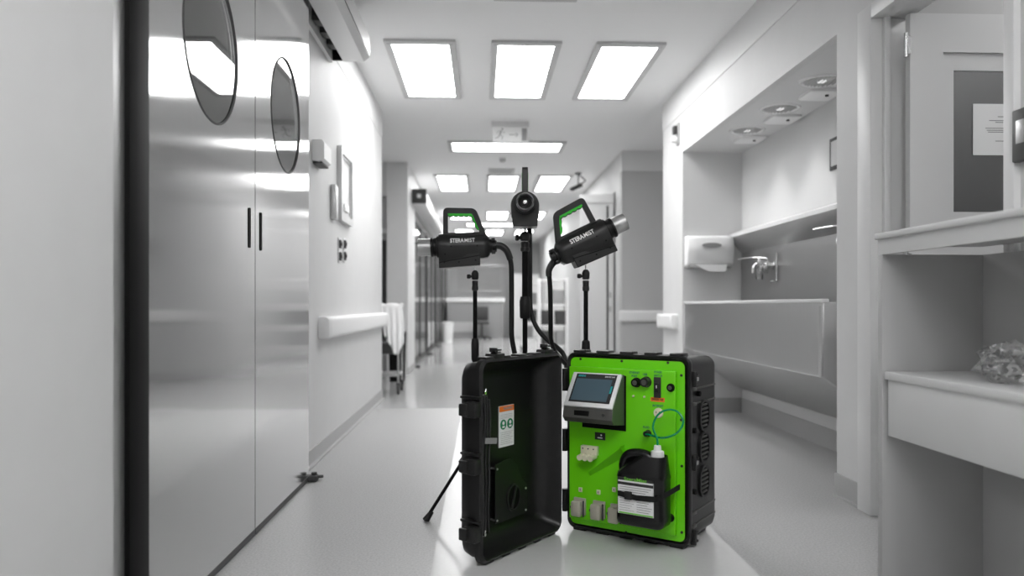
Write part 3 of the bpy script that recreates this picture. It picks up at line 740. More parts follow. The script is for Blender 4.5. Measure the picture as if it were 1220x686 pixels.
t = empty('wall_board', (.0, YE-.0, 1.9)); tag(t, 'pale grey board on the far end wall above the counter', 'board')
MB().box(-.8, .6, -.03, 0, -.4, .4).build('panel', M['frame'], t)
MB().box(-.85, .65, -.04, 0, .4, .45).box(-.85, .65, -.04, 0, -.45, -.4).build('frame', M['alu'], t)
t = empty('tall_cabinet', (1.35, 24.2, 0)); tag(t, 'tall pale cabinet at the far right end of the corridor', 'cabinet')
MB().box(-.45, .45, 0, .5, 0, 2.0).build('body', M['wall_upper'], t)
for s_ in (-1, 1): MB().box(min(.01*s_, .43*s_), max(.01*s_, .43*s_), -.02, 0, .05, 1.95).build('door', M['white'], t)

# ================================================================== THE EQUIPMENT CASE
A0 = atZ(676, 629, 0); A1 = atZ(822, 656, 0)
u = (A1-A0); CW = u.length; u.normalize(); ang = math.atan2(u.y, u.x)
CH = .785; CD = .365; Z0 = .008
case = empty('equipment_case', (A0.x, A0.y, 0), (0, 0, ang))
tag(case, 'open black hard plastic equipment case with a green control panel, standing on the floor', 'equipment case')
CM = Matrix.Translation(A0) @ Matrix.Rotation(ang, 4, 'Z'); CI = CM.inverted()
nrm = (CM.to_3x3() @ Vector((0, -1, 0)))
def pp(px, py, d=0.):
    """photo point -> case-local (x, z) on the plane d in front of the panel"""
    P0 = CM @ Vector((0, -d, 0)); r = ray(px, py); k = (P0-O).dot(nrm)/r.dot(nrm); q = CI @ (O + r*k); return q.x, q.z
def rings_xz(spec, cx, cz, seg=6):
    """spec: (y, w, h, r) -> rings in xz at given y"""
    return [[(x, y, z) for x, z in rrect(w_, h_, r_, cx, cz, seg)] for y, w_, h_, r_ in spec]
cx, cz = CW/2, Z0+CH/2
# body shell: open towards the viewer (y = 0), outer flange then the narrower tub
m = MB()
spec = [(.012, CW-.03, CH-.03, .035), (.0, CW-.026, CH-.026, .035), (-.004, CW-.016, CH-.016, .036), (-.004, CW-.006, CH-.006, .038), (.0, CW, CH, .04), (.028, CW, CH, .04), (.032, CW-.004, CH-.004, .04), (.033, CW-.028, CH-.028, .036), (.10, CW-.026, CH-.026, .036), (CD-.05, CW-.024, CH-.03, .036), (CD-.02, CW-.034, CH-.04, .04), (CD-.004, CW-.06, CH-.066, .045), (CD, CW-.09, CH-.096, .05)]
R = rings_xz(spec, cx, cz, 8)
m.loft([R[0]]+R[1:], True); m.build('shell', M['abs'], case, smooth=40)
# feet, ribs top and bottom
def case_hw(parentname=None): pass
m = MB()
for k in range(5):
    x = .06+k*(CW-.12)/4
    m.box(x-.03, x+.03, .0, .06, Z0+CH-.006, Z0+CH+.010, .004)
    m.box(x-.03, x+.03, -.002, .05, 0, Z0+.010, .004)
m.box(.05, CW-.05, .05, CD-.03, 0, Z0+.03, .006)
build_each(m, 'edge_rib', M['abs'], case)
# side face ribs and bars (x = CW side)
sx = CW-.013
def sp(px, py, d=.012):
    """photo point on the right side plane -> local (y, z)"""
    n2 = CM.to_3x3() @ Vector((1, 0, 0)); P0 = CM @ Vector((CW-.013+d, 0, 0)); r = ray(px, py); k = (P0-O).dot(n2)/r.dot(n2); q = CI @ (O + r*k); return q.y, q.z
for (py0) in (462, 479.5, 606.5, 622):
    y_, z_ = sp(836, py0)
    m = MB().box(sx-.004, sx+.004, .05, CD-.03, z_-.0035, z_+.0035, .002).box(sx-.002, sx+.012, .035, .085, z_-.007, z_+.007, .003); m.build('side_rib', M['hmi_box'], case)
for i, (fy) in enumerate((494.5, 532.5, 573)):
    y_, z_ = sp(841, fy)
    m = MB(); o_ = rrect(.115, .135, .05, y_, z_, 8); i_ = rrect(.095, .115, .042, y_, z_, 8)
    m.ringprism(o_, i_, sx-.001, sx+.010, 'x'); fo = m.build('vent_cowl', M['abs'], case)
    m = MB().prism(rrect(.095, .115, .042, y_, z_, 8), sx, sx+.004, 'x'); m.build('vent_backing', M['black'], fo)
    m = MB()
    for k in range(6): zz = z_-.045+k*.018; hw = .043 if 0 < k < 5 else .030; m.box(sx+.002, sx+.009, y_-hw, y_+hw, zz-.003, zz+.004, .0015)
    m.build('vent_louvres', M['hmi_box'], fo)
def latch(m, x, y, z, T=None, s=1):
    m.box(x, x+.03*s, y-.03, y+.02, z-.030, z+.030, .006, T); m.box(x+.004*s, x+.04*s, y-.035, y-.015, z-.022, z+.022, .004, T)
for (py) in (452, 552, 641):
    y_, z_ = sp(828, py, .02)
    m = MB().box(sx, sx+.024, .036, .052, z_-.032, z_+.032, .004).cyl((sx+.016, .045, z_-.02), (sx+.016, .075, z_-.02), .006).box(sx+.005, sx+.022, .05, .085, z_+.012, z_+.022, .003).build('latch_bracket', M['gun2'], case)
    MB().box(sx+.008, sx+.027, .052, .066, z_-.008, z_+.008, .002).build('latch_pin', M['alu'], case)
for (px, py) in ((834, 469), (829, 513), (829, 586)):
    y_, z_ = sp(px, py); MB().cyl((sx, y_, z_), (sx+.014, y_, z_), .011).build('side_knob', M['black'], case)
# hinge barrels between case and lid
m = MB()
for k in range(3):
    z_ = Z0+.12+k*.27; m.cyl((-.010, -.006, z_-.05), (-.010, -.006, z_+.05), .012); m.box(-.014, .02, -.004, .03, z_-.05, z_+.05, .004)
m0 = m; build_each(m0, 'hinge', M['abs'], case)
# green panel: plate + raised inner face
pxa, _ = pp(677, 530); pxb, _ = pp(818, 540)
m = MB().prism(rrect(CW-.040, CH-.046, .025, cx, cz), -.0055, -.0035, 'y'); m.build('panel_base', M['green'], case)
m = MB().box(.024, CW-.052, -.026, -.005, Z0+.05, Z0+CH-.062, .004)
m.build('green_panel', M['green'], case, smooth=20)
PF = .026                                       # panel face distance
def xz(px, py, d=PF): return pp(px, py, d)
for (px, py) in ((692, 427.5), (741, 430), (796, 432), (812, 447), (812.5, 555), (812.5, 634), (746, 634), (815-3, 500)):
    x, z = pp(px, py, .006); MB().cyl((x, -.006, z), (x, -.010, z), .0055, n=12).build('screw', M['ink'], case)
# --- touch screen box
xA, zA = xz(686, 444, PF+.02); xB, _ = xz(742, 447, PF+.02)
x2, zB = xz(671.5, 483.5, PF+.115); _, zC = xz(667.5, 496, PF+.13); _, zD = xz(733, 508, PF+.08); _, zE = xz(742, 512, PF)
xA = min(xA, x2)
hx0, hx1 = xA, xB
prof = [(-PF, zA), (-PF-.02, zA), (-PF-.115, zB), (-PF-.125, zC), (-PF-.105, zD+.008), (-PF, zE+.02)]
hmi = MB().prism(prof, hx0, hx1, 'x').build('screen_box', M['hmi_box'], case, smooth=20, bevel=.002)
p1 = Vector((0, -PF-.02, zA)); p2 = Vector((0, -PF-.115, zB)); sl = (p2-p1); Ls = sl.length; sd = sl.normalized()
HT = facing(((hx0+hx1)/2, (p1.y+p2.y)/2, (p1.z+p2.z)/2), (1, 0, 0), -sd)      # local x right, y up the slope, z outwards
hwid = hx1-hx0
MB().box(-hwid/2+.001, hwid/2-.001, -Ls/2, Ls/2, -.002, .010, .003, T=HT).build('bezel', M['hmi_lt'], hmi)
MB().box(-hwid/2+.022, hwid/2-.018, -Ls/2+.020, Ls/2-.008, .010, .0115, 0, T=HT).build('screen_border', M['hmi_dark'], hmi)
MB().box(-hwid/2+.030, hwid/2-.034, -Ls/2+.028, Ls/2-.032, .0115, .0125, 0, T=HT).build('screen', M['screen'], hmi)
m = MB(); put_text(m, 'SIEMENS', .012, HT @ Matrix.Translation((-hwid/2+.05, Ls/2-.019, .0117)), width=.036, bold=.0004); m.build('maker_name', M['siem'], hmi)
m = MB(); put_text(m, 'SIMATIC HMI', .009, HT @ Matrix.Translation((hwid/2-.05, Ls/2-.019, .0117)), width=.046); m.build('model_name', M['lab'], hmi)
MB().box(hwid/2-.032, hwid/2-.024, -.015, .02, .0115, .0122, 0, T=HT).build('side_mark', M['siem'], hmi)
zq = (zB+zC)/2
MB().box(hx0+.055, hx0+.125, -PF-.1235, -PF-.115, zq-.012, zq+.010, .002).build('card_slot', M['black'], hmi)
MB().cyl((hx1-.04, -PF-.118, zq-.002), (hx1-.04, -PF-.1235, zq-.002), .007).build('button', M['dark'], hmi)
MB().box(hx0+.03, hx1+.006, -PF-.004, -PF+.001, zE-.004, zA-.004).build('backing_plate', M['black'], case)
# --- connectors
def round_conn(px, py, r, dep=.02, mm='black', cap=None, name='connector'):
    x, z = xz(px, py, PF+dep); o_ = MB().lathe([(0, r*1.15), (.004, r*1.15), (.005, r), (dep, r*.95)], (x, -PF, z), (0, -1, 0), 24).build(name, M[mm], case)
    MB().lathe([(0, r*.6), (.002, r*.55)], (x, -PF-dep, z), (0, -1, 0), 20).build('connector_face', M[cap or 'hmi_box'], o_)
    return x, z
round_conn(756, 456, .018, .022)
round_conn(767, 455.5, .020, .028, 'gun2')
round_conn(798, 462, .015, .012, 'black')
round_conn(798, 617, .015, .008, 'black', 'black')
round_conn(769, 517, .012, .03, 'gun2', 'black', 'fluid_port')
x, z = xz(784, 492, PF+.006)
so = MB().lathe([(0, .021), (.006, .020), (.008, .016)], (x, -PF, z), (0, -1, 0), 24).build('white_outlet', M['cream'], case)
for a, b_ in ((-.007, .003), (.007, .003), (0, -.008)): MB().box(x+a-.0015, x+a+.0015, -PF-.0085, -PF-.006, z+b_-.004, z+b_+.004).build('outlet_slot', M['ink'], so)
for (px, py) in ((755, 471.5), (768, 472.5)):
    x, z = xz(px, py); MB().lathe([(0, .0045), (.007, .0045), (.009, .002)], (x, -PF, z), (0, -1, 0), 14).build('toggle', M['cream'], case)
x, z = xz(783.5, 461.5)
sw = MB().box(x-.016, x+.016, -PF-.006, -PF, z-.043, z+.043, .003).build('power_switch', M['ink'], case)
MB().box(x-.010, x+.010, -PF-.013, -PF-.006, z-.020, z+.020, .003).build('rocker', M['gun2'], sw)
MB().box(x-.002, x+.002, -PF-.0135, -PF-.013, z-.002, z+.010).build('switch_mark', M['lab'], sw)
TP = lambda px, py, d=PF+.0003: facing((xz(px, py)[0], -d, xz(px, py)[1]), (1, 0, 0))
x, z = xz(783.5, 476)
ol = MB().box(x-.031, x+.031, -PF-.001, -PF, z-.009, z+.009).build('orange_label', M['orange'], case)
m = MB(); put_text(m, 'DANGER 110V', .012, TP(783.5, 476, PF+.0012), width=.052, bold=.0003); m.build('label_print', M['ink'], ol)
m = MB()
for (s_, px, py, wd) in (('ETHERNET', 756, 444, .048), ('PORT', 756, 448, .026), ('USB', 768.5, 446, .020), ('POWER', 784, 443.5, .034), ('SWITCH', 784, 447.5, .036), ('INTERNET', 784, 483.5, .048), ('FLUID', 770, 509, .028)):
    put_text(m, s_, .013, TP(px, py), width=wd, extrude=.0003, bold=.0002)
m.build('panel_lettering', M['ink_t'], case)
x, z = xz(715, 519.5)
bl = MB().box(x-.025, x+.025, -PF-.0012, -PF, z-.016, z+.016).build('black_label', M['ink'], case)
MB().box(x-.012, x+.012, -PF-.0018, -PF-.0012, z-.009, z-.005).cyl((x+.006, -PF-.0012, z+.005), (x+.006, -PF-.0018, z+.005), .004).build('label_mark', M['lab'], bl)
# white three-way connector
x, z = xz(704, 538)
cb = MB().box(x-.040, x+.040, -PF-.022, -PF, z-.012, z+.028, .003).build('valve_block', M['cream'], case)
for k in range(3):
    xx = x-.028+k*.026
    MB().cyl((xx, -PF-.01, z-.016), (xx-.0, -PF-.055, z-.020), .0125).build('valve_plug', M['cream'], cb)
    MB().cyl((xx, -PF-.022, z+.016), (xx, -PF-.0235, z+.016), .003, n=10).build('valve_screw', M['ink'], cb)
# bracket (green folded arm) behind the jug
a = xz(742, 531, PF+.02); b_ = xz(741, 545, PF+.02); c1 = xz(703, 564, PF+.0); c2 = xz(703.5, 560, PF+.0)
m = MB(); m.loft([[(a[0], -PF, a[1]), (a[0], -PF-.045, a[1]), (a[0], -PF-.045, a[1]-.006), (a[0], -PF, a[1]-.05)], [(c2[0], -PF, c2[1]+.004), (c2[0], -PF-.020, c2[1]), (c2[0], -PF-.020, c2[1]-.006), (c1[0], -PF, c1[1]-.01)]]); m.build('jug_bracket', M['green'], case, smooth=10)
# grey hinged sockets and little square tags
for (px, py) in ((689, 604), (712, 608), (733, 612)):
    x, z = xz(px, py, PF+.015)
    s_ = MB().box(x-.026, x+.032, -PF-.012, -PF, z-.034, z+.040, .003).build('covered_socket', M['sock'], case)
    MB().box(x-.030, x+.020, -PF-.036, -PF-.012, z-.040, z+.028, .010, seg=3).build('socket_cover', M['sock'], s_)
    MB().box(x-.020, x+.010, -PF-.0375, -PF-.036, z-.030, z+.018, .0007).build('cover_inset', M['sock'], s_)
    MB().cyl((x-.036, -PF-.02, z-.002), (x-.028, -PF-.02, z-.002), .006, n=10).build('cover_latch', M['dark'], s_)
    MB().cyl((x+.024, -PF-.014, z+.03), (x+.024, -PF-.014, z-.04), .004, n=8).build('cover_hinge', M['dark'], s_)
for (px, py) in ((692, 583), (713.5, 586), (732, 583)):
    x, z = xz(px, py); g_ = MB().box(x-.009, x+.009, -PF-.006, -PF, z-.010, z+.010, .002).build('square_tag', M['cream'], case)
    MB().box(x-.003, x+.003, -PF-.0065, -PF-.006, z-.004, z+.004).build('tag_mark', M['ink_g'], g_)
# --- jug
JD = PF+.012
jx0, jz0 = xz(735, 622, JD+.14); jx1, _ = xz(793, 627, JD+.10); _, jzt = xz(770, 533, JD+.08)
JW = .205; jcx = (xz(735, 600, JD+.115)[0] + xz(787, 600, JD+.115)[0])/2; JDp = .125
jb = xz(765, 629, JD+.115)[1]; JH = xz(765, 548, JD+.08)[1]-jb
jug = empty('chemical_jug', CM @ Vector((jcx, -JD-JDp/2, jb)), (0, 0, ang)); tag(jug, 'black plastic jug with a white cap and printed label strapped to the green panel', 'jug')
def sec(w_, d_, r_, z, x=0): return [(a+x, b_, z) for a, b_ in rrect(w_, d_, r_, 0, 0, 8)]
hb = JH*.76; Hn = JH
m = MB().loft([sec(JW-.03, JDp-.03, .02, 0), sec(JW-.008, JDp-.008, .028, .008), sec(JW, JDp, .03, .022), sec(JW, JDp, .03, .045), sec(JW-.004, JDp-.004, .03, .05), sec(JW-.004, JDp-.004, .03, hb-.01), sec(JW, JDp, .032, hb-.005),
               sec(JW-.002, JDp, .04, hb+.012), sec(JW-.04, JDp-.012, .045, hb+.05, .018), sec(JW-.098, JDp-.035, .04, hb+.085, .046), sec(.062, .062, .0305, Hn+.008, .058), sec(.046, .046, .0225, Hn+.02, .060), sec(.044, .044, .0215, Hn+.03, .060)])
m.build('body', M['jug'], jug, smooth=60)
m = MB().tube([(-.083, 0, hb-.02), (-.088, 0, hb+.035), (-.070, 0, hb+.072), (-.03, 0, hb+.084), (.012, 0, hb+.08), (.036, 0, hb+.06), (.042, 0, hb+.02)], .022, n=16); m.build('jug_handle', M['jug'], jug, smooth=60)
MB().lathe([(0, .027), (.022, .026), (.024, .016), (.045, .014), (.046, .006)], (.060, 0, Hn+.018), (0, 0, 1), 24).build('cap', M['white'], jug)
yf = -JDp/2-.0005
lb = MB().box(-.085, .070, yf-.001, yf+.004, JH*.19, JH*.70).build('label', M['lab'], jug)
MB().box(-.085, .070, yf-.0016, yf-.0008, JH*.63, JH*.745).build('label_header', M['ink'], lb)
MB().box(-.084, .069, yf-.0022, yf-.0014, JH*.675, JH*.70).build('label_band', M['lab'], lb)
m = MB()
put_text(m, 'SteraMist', .020, facing((-.008, yf-.002, JH*.722), (1, 0, 0)), width=.10, bold=.0003); m.build('label_name', M['lime'], lb)
MB().box(-.08, .068, yf-.0018, yf-.001, JH*.195, JH*.215).build('label_green_print', M['lime'], lb)
m = MB()
for k in range(3): m.box(-.078, .060-.012*k, yf-.0016, yf-.001, JH*.60-k*.009-.0012, JH*.60-k*.009+.0012)
for k in range(8):
    z = JH*.46-k*.0095
    m.box(-.078, -.014-.018*((k*7) % 3)/2, yf-.0016, yf-.001, z-.0008, z+.0008).box(-.002, .064-.02*((k*5) % 4)/3, yf-.0016, yf-.001, z-.0012, z+.0012)
m.build('label_text', M['ink_g'], lb)
# strap round the jug, fixed to the case
zs = jb+JH*.50
m = MB(); oz = .022
path = [(jcx+JW/2+.02, -PF), (jcx+JW/2+.006, -JD-JDp*.55), (jcx+JW/2-.02, -JD-JDp-.004), (jcx+.0, -JD-JDp-.0065), (jcx-JW/2+.02, -JD-JDp-.004), (jcx-JW/2-.006, -JD-JDp*.6), (jcx-JW/2-.012, -PF)]
sag = [.022, .010, -.006, -.010, -.002, .004, .008]
R = []
for (x, y), s_ in zip(path, sag):
    c0 = Vector((x-jcx, y+JD+JDp/2, 0)); d = c0.normalized()*.003
    R.append([(x, y, zs+s_-oz/2), (x+d.x, y+d.y, zs+s_-oz/2), (x+d.x, y+d.y, zs+s_+oz/2), (x, y, zs+s_+oz/2)])
m.loft(R, True); m.build('jug_strap', M['rubber'], case, smooth=50)
MB().box(jcx-.052, jcx-.020, -JD-JDp-.016, -JD-JDp-.004, zs-.022, zs+.012, .004).build('strap_buckle', M['gun2'], case)
# green tube from the port to the jug cap
def L3(px, py, d): x, z = pp(px, py, d); return (x, -d, z)
cap_top = (jcx+.060, -JD-JDp/2, jb+Hn+.06)
m = MB().tube([L3(769, 517, PF+.028), L3(774, 518, PF+.045), L3(790, 521.5, PF+.06), L3(806, 516, PF+.06), L3(814, 503, PF+.055), L3(808, 491, PF+.05), L3(796, 488, PF+.05), L3(784, 494, PF+.055), L3(778, 508, PF+.07), (cap_top[0]-.002, cap_top[1], cap_top[2]+.03), cap_top], .0042, n=10, sm=8)
m.build('green_hose', M['tube'], case, smooth=60)

# --- the lid (opened), hinged at the left edge of the case
Hg = atZ(668.5, 633, 0); Lg = atZ(571, 677, 0)
lx = (Lg-Hg); LW = lx.length; lang = math.atan2(-lx.y, -lx.x)      # local x runs from free edge to hinge
LO = Lg; LM = Matrix.Translation(LO) @ Matrix.Rotation(lang, 4, 'Z'); LI = LM.inverted(); ln = LM.to_3x3() @ Vector((0, -1, 0))
def lp(px, py, d=0.):
    P0 = LM @ Vector((0, -d, 0)); r = ray(px, py); k = (P0-O).dot(ln)/r.dot(ln); q = LI @ (O + r*k); return q.x, q.z
LD = .115; cx, cz = LW/2, Z0+CH/2
m = MB()
spec = [(.020, LW-.05, CH-.05, .03), (.004, LW-.036, CH-.036, .034), (-.006, LW-.030, CH-.030, .036), (-.010, LW-.022, CH-.022, .037), (-.004, LW-.010, CH-.010, .038), (.0, LW, CH, .04), (.022, LW, CH, .04), (.024, LW-.026, CH-.026, .036), (.060, LW-.026, CH-.026, .036), (LD-.02, LW-.036, CH-.036, .045), (LD, LW-.07, CH-.07, .05)]
R = rings_xz(spec, cx, cz, 8)
inner = rings_xz([(LD-.012, LW-.16, CH-.16, .05), (LD-.03, LW-.11, CH-.11, .04), (.045, LW-.062, CH-.062, .034)], cx, cz, 8)
m.loft([*inner, *R], True)
lid = m.build('lid', M['abs_in'], case, smooth=45)
lid.matrix_parent_inverse = Matrix.Identity(4); lid.matrix_basis = CI @ LM
DI = -(LD-.012)    # interior floor as d value
# latches on the free side and top
for (py) in (487, 554, 634):
    q = atY(560, py, (LM @ Vector((0, .05, 0))).y); z_ = q.z
    MB().box(-.032, .016, -.004, .055, z_-.030, z_+.030, .006).box(-.042, -.026, .030, .070, z_-.024, z_+.024, .006).build('latch', M['gun2'], lid)
    MB().box(-.012, .012, -.006, .085, z_+.040, z_+.050, .002).build('latch_guard', M['abs'], lid)
for (px, py) in ((596, 424), (655, 419)):
    x, z = lp(px, 440, 0); zt = Z0+CH
    MB().box(x-.035, x+.035, .0, .05, zt-.012, zt+.018, .005).build('latch_base', M['abs'], lid)
    MB().box(x-.030, x+.012, .0, .03, zt+.028, zt+.036, .003, T=Matrix.Translation((0, 0, 0))).box(x-.012, x+.0, .01, .022, zt+.010, zt+.03, .002).box(x-.03, x+.03, .018, .026, zt+.016, zt+.024, .002).box(x-.034, x-.024, -.006, .03, zt+.024, zt+.042, .003).build('open_toggle', M['gun2'], lid)
m = MB()
for k in range(5):
    x = .07+k*(LW-.14)/4
    m.box(x-.028, x+.028, .0, .045, Z0+CH-.008, Z0+CH+.008, .004).box(x-.025, x+.025, .0, .05, 0, Z0+.012, .004)
build_each(m, 'edge_rib', M['abs'], lid)
# label inside
xa, za = lp(594.5, 484.5, DI+.003); xb, zb = lp(612, 529, DI+.003)
yL = -(DI)-.0032
lw, lh = (xb-xa), .172; zc = (za+zb)/2; xc = (xa+xb)/2
lb = MB().box(xc-lw/2, xc+lw/2, yL-.001, yL+.003, zc-lh/2, zc+lh/2).build('warning_label', M['lab'], lid)
MB().box(xc-lw/2+.001, xc+lw/2-.001, yL-.0018, yL-.001, zc+lh/2-.024, zc+lh/2-.001).build('label_header', M['orange'], lb)
m = MB(); put_text(m, 'WARNING', .017, facing((xc+.008, yL-.002, zc+lh/2-.012), (1, 0, 0)), width=lw*.62, bold=.0003)
for k in range(3): m.box(xc-lw*.42, xc+lw*.40, yL-.0018, yL-.001, zc+.048-k*.007, zc+.049-k*.007)
for k in range(7): m.box(xc-lw*.42, xc+lw*(.42-.1*(k % 3)), yL-.0018, yL-.001, zc-.026-k*.008, zc-.025-k*.008)
m.build('label_print', M['ink_g'], lb)
for s_ in (-1, 1):
    MB().lathe([(0, lw*.20), (.001, lw*.20)], (xc+s_*lw*.23, yL-.001, zc+.008), (0, -1, 0), 28).build('green_symbol', M['lab_green'], lb)
    m = MB().lathe([(0, lw*.075), (.0008, lw*.075)], (xc+s_*lw*.23, yL-.002, zc+.014), (0, -1, 0), 16).box(xc+s_*lw*.23-lw*.08, xc+s_*lw*.23+lw*.08, yL-.0028, yL-.002, zc-.006, zc+.002); m.build('symbol_figure', M['lab'], lb)
# pocket plate with round vent
x0, z0 = lp(590, 640, DI+.03); x1, z1 = lp(628, 625, DI+.03); _, z2 = lp(592, 553, DI+.03); xm, zm = lp(612, 553, DI+.03); _, z3 = lp(628, 575, DI+.03)
z0 = max(z0, .11)
pl = roundpoly([(x0, z0), (x1, z0), (x1, z3), ((x1+xm)/2+.02, z3+.01), (xm, z2+.015), (x0, z2)], [.008, .008, .03, .05, .06, .01])
yp = -DI-.028
plate = MB().prism(pl, yp-.003, yp, 'y').build('pocket_plate', M['abs_in'], lid)
vx, vz = lp(611, 592, -yp)
MB().ringprism([(vx+.050*cos(k*pi/18), vz+.058*sin(k*pi/18)) for k in range(36)], [(vx+.042*cos(k*pi/18), vz+.050*sin(k*pi/18)) for k in range(36)], yp-.009, yp-.003, 'y').build('round_cover', M['gun2'], plate)
MB().prism([(vx+.042*cos(k*pi/18), vz+.050*sin(k*pi/18)) for k in range(36)], yp-.004, yp-.003, 'y').build('round_inset', M['black'], plate)
MB().box(vx-.006, vx+.006, yp-.010, yp-.004, vz-.046, vz+.046, .002, T=Matrix.Translation((vx, 0, vz)) @ Matrix.Rotation(radians(20), 4, 'Y') @ Matrix.Translation((-vx, 0, -vz))).build('round_bar', M['gun2'], plate)
for (x, z) in ((x0+.012, z0+.012), (x1-.012, z0+.012), (x0+.012, z2-.02), (x1-.012, z3-.02)):
    MB().cyl((x, yp-.003, z), (x, -DI, z), .004, n=10).lathe([(0, .005), (.003, .004)], (x, yp-.003, z), (0, -1, 0), 12).build('standoff_bolt', M['alu'], plate)
# cables along the free side
for k, (px, w_) in enumerate(((577, .006), (580, .005), (583, .0055))):
    pts = [lp(px+1, 468+k*4, -.085), lp(px+2.5, 500, -.085), lp(px-.5+k*.8, 540, -.085), lp(px+k*.6, 580, -.085), lp(px, 615, -.085), lp(px-1+k, 638-k*2, -.085)]
    MB().tube([(max(x, .045+.013*k), .092, z) for x, z in pts], w_, n=10).build('cable', M['cable'], lid, smooth=60)
x, z = lp(582, 525, -.085); MB().box(x-.03, x+.05, .078, .084, z-.012, z+.012, .002, T=Matrix.Translation((x, 0, z)) @ Matrix.Rotation(radians(8), 4, 'Y') @ Matrix.Translation((-x, 0, -z))).build('cable_strap', M['ink_g'], lid)
for (px, py) in ((577.5, 468), (577, 637)):
    x, z = lp(px, py, -.02); MB().tube([(x-.01, .03, z-.012), (x+.0, .02, z), (x+.008, .02, z+.015)], .003, n=8, sm=3).cyl((x, .03, z), (x, .015, z), .006).build('cable_hook', M['chrome'], lid)
x, z = lp(652, 632, -.09); MB().box(x-.04, x+.0, .05, .085, Z0+.06, Z0+.072, .003).cyl((x-.02, .06, Z0+.072), (x-.02, .06, Z0+.085), .008).build('inner_bracket', M['dark'], lid)
x, z = lp(642, 525, -.09); MB().cyl((x, .09, z), (x, .075, z), .010).build('inner_stud', M['abs'], lid)

# ================================================================== SPRAY GUNS
K = 5.68e-4
def brad(x):   # barrel radius along x (nozzle towards +x)
    pts = [(-.131, .040), (-.122, .052), (-.10, .056), (.04, .063), (.112, .067), (.116, .064)]
    if x <= pts[0][0]: return pts[0][1]
    for (a, ra), (b_, rb) in zip(pts, pts[1:]):
        if x <= b_: return ra+(rb-ra)*(x-a)/(b_-a)
    return pts[-1][1]
def make_gun(name, label, group):
    t = empty(name); tag(t, label, 'spray gun', group)
    def xsec(x, k=1.0, drop=.86):
        r = brad(x)*k; P = [(x, r*cos(a), r*sin(a)) for a in [pi*i/16 for i in range(17)]]
        P += [(x, -.98*r, -.45*r), (x, -.95*r, -.84*r), (x, -.88*r, -1.0*r), (x, .88*r, -1.0*r), (x, .95*r, -.84*r), (x, .98*r, -.45*r)]
        return P
    m = MB().loft([xsec(x) for x in (-.131, -.120, -.10, -.03, .04, .104, .116)]); m.build('barrel_housing', M['gun'], t, smooth=40)
    m = MB().prism([(.1165, -.036), (.118, -.098), (-.082, -.089), (-.084, -.030)], -.058, .058, 'y'); m.build('lower_housing', M['gun2'], t, smooth=20, bevel=.005)
    m = MB().prism([(.117, -.070), (.117, -.074), (-.083, -.046), (-.083, -.042)], -.0586, .0586, 'y'); m.build('seam', M['black'], t)
    m = MB()
    for s_ in (-1, 1):
        for (x, z) in ((.09, -.072), (-.06, -.066), (.02, -.072)): m.cyl((x, s_*.057, z), (x, s_*.0592, z), .004, n=10)
        for (x, z) in ((.055, .0), (-.07, -.0), (.085, -.035)): m.cyl((x, s_*(brad(x)-.003), z), (x, s_*(brad(x)+.001), z), .004, n=10)
    build_each(m, 'screw', M['black'], t)
    zp = lambda X, Y: ((420-X)*K, (430-Y)*K)
    outer = roundpoly([zp(252, 345), zp(264, 105), zp(540, 118), zp(640, 372)], [.004, .022, .024, .004], 8)
    inner = roundpoly([zp(297, 312), zp(302, 160), zp(512, 172), zp(566, 312)], [.004, .012, .012, .004], 8)
    m = MB().ringprism(outer, inner, -.014, .014, 'y'); m.build('handle', M['gun2'], t, smooth=30, bevel=.003)
    # scalloped green grip along the inside of the top and rear bar
    path = []
    for i in range(41):
        s_ = i/40
        if s_ < .66: a = Vector(zp(302, 160)); b_ = Vector(zp(508, 168)); k = s_/.66
        else: a = Vector(zp(508, 168)); b_ = Vector(zp(560, 296)); k = (s_-.66)/.34
        q = a.lerp(b_, k); dn = Vector((0, -1)) if s_ < .66 else Vector((1, .35)).normalized()
        path.append((q, dn, .004+.0055*abs(sin(s_*pi*7))))
    top = [tuple(q - dn*.003) for q, dn, h in path]; bot = [tuple(q + dn*h) for q, dn, h in path]
    R = [[(a[0], -.0155, a[1]), (b_[0], -.0155, b_[1]), (b_[0], .0155, b_[1]), (a[0], .0155, a[1])] for a, b_ in zip(top, bot)]
    MB().loft(R).build('green_grip', M['green_grip'], t, smooth=30)
    top = [tuple(q + dn*(h-.001)) for q, dn, h in path]; bot = [tuple(q + dn*(h+.0035)) for q, dn, h in path]
    R = [[(a[0], -.012, a[1]), (b_[0], -.012, b_[1]), (b_[0], .012, b_[1]), (a[0], .012, a[1])] for a, b_ in zip(top, bot)]
    MB().loft(R).build('grip_backing', M['rubber'], t, smooth=30)
    m = MB().lathe([(0, .050), (.012, .052), (.014, .044), (.03, .042), (.032, .046), (.042, .046), (.044, .030)], (.114, 0, .004), (1, 0, 0), 32); m.build('front_collar', M['rubber'], t)
    m = MB(); n = 36; R = [[(x, r*cos(2*pi*k/n), .004+r*sin(2*pi*k/n)) for k in range(n)] for x, r in ((.152, .040), (.218, .040), (.220, .037), (.218, .033), (.152, .033))]; m.loft(R, False, True); m.build('clear_shroud', M['acrylic'], t, smooth=50)
    m = MB().lathe([(0, .022), (.010, .022), (.012, .014), (.032, .012), (.034, .008)], (.156, 0, .004), (1, 0, 0), 24); m.build('nozzle', M['gun2'], t)
    m = MB().lathe([(0, .010), (.004, .009), (.006, .003)], (.189, 0, .004), (1, 0, 0), 18); m.build('nozzle_tip', M['chrome'], t)
    m = MB().lathe([(0, .034), (.014, .034), (.016, .028), (.035, .028), (.037, .02)], (-.129, 0, .0), (-1, 0, 0), 24)
    for sy in (-1, 1):
        for sz in (-1, 1): m.box(-.158, -.140, sy*.022-.008, sy*.022+.008, sz*.028-.008, sz*.028+.008, .002)
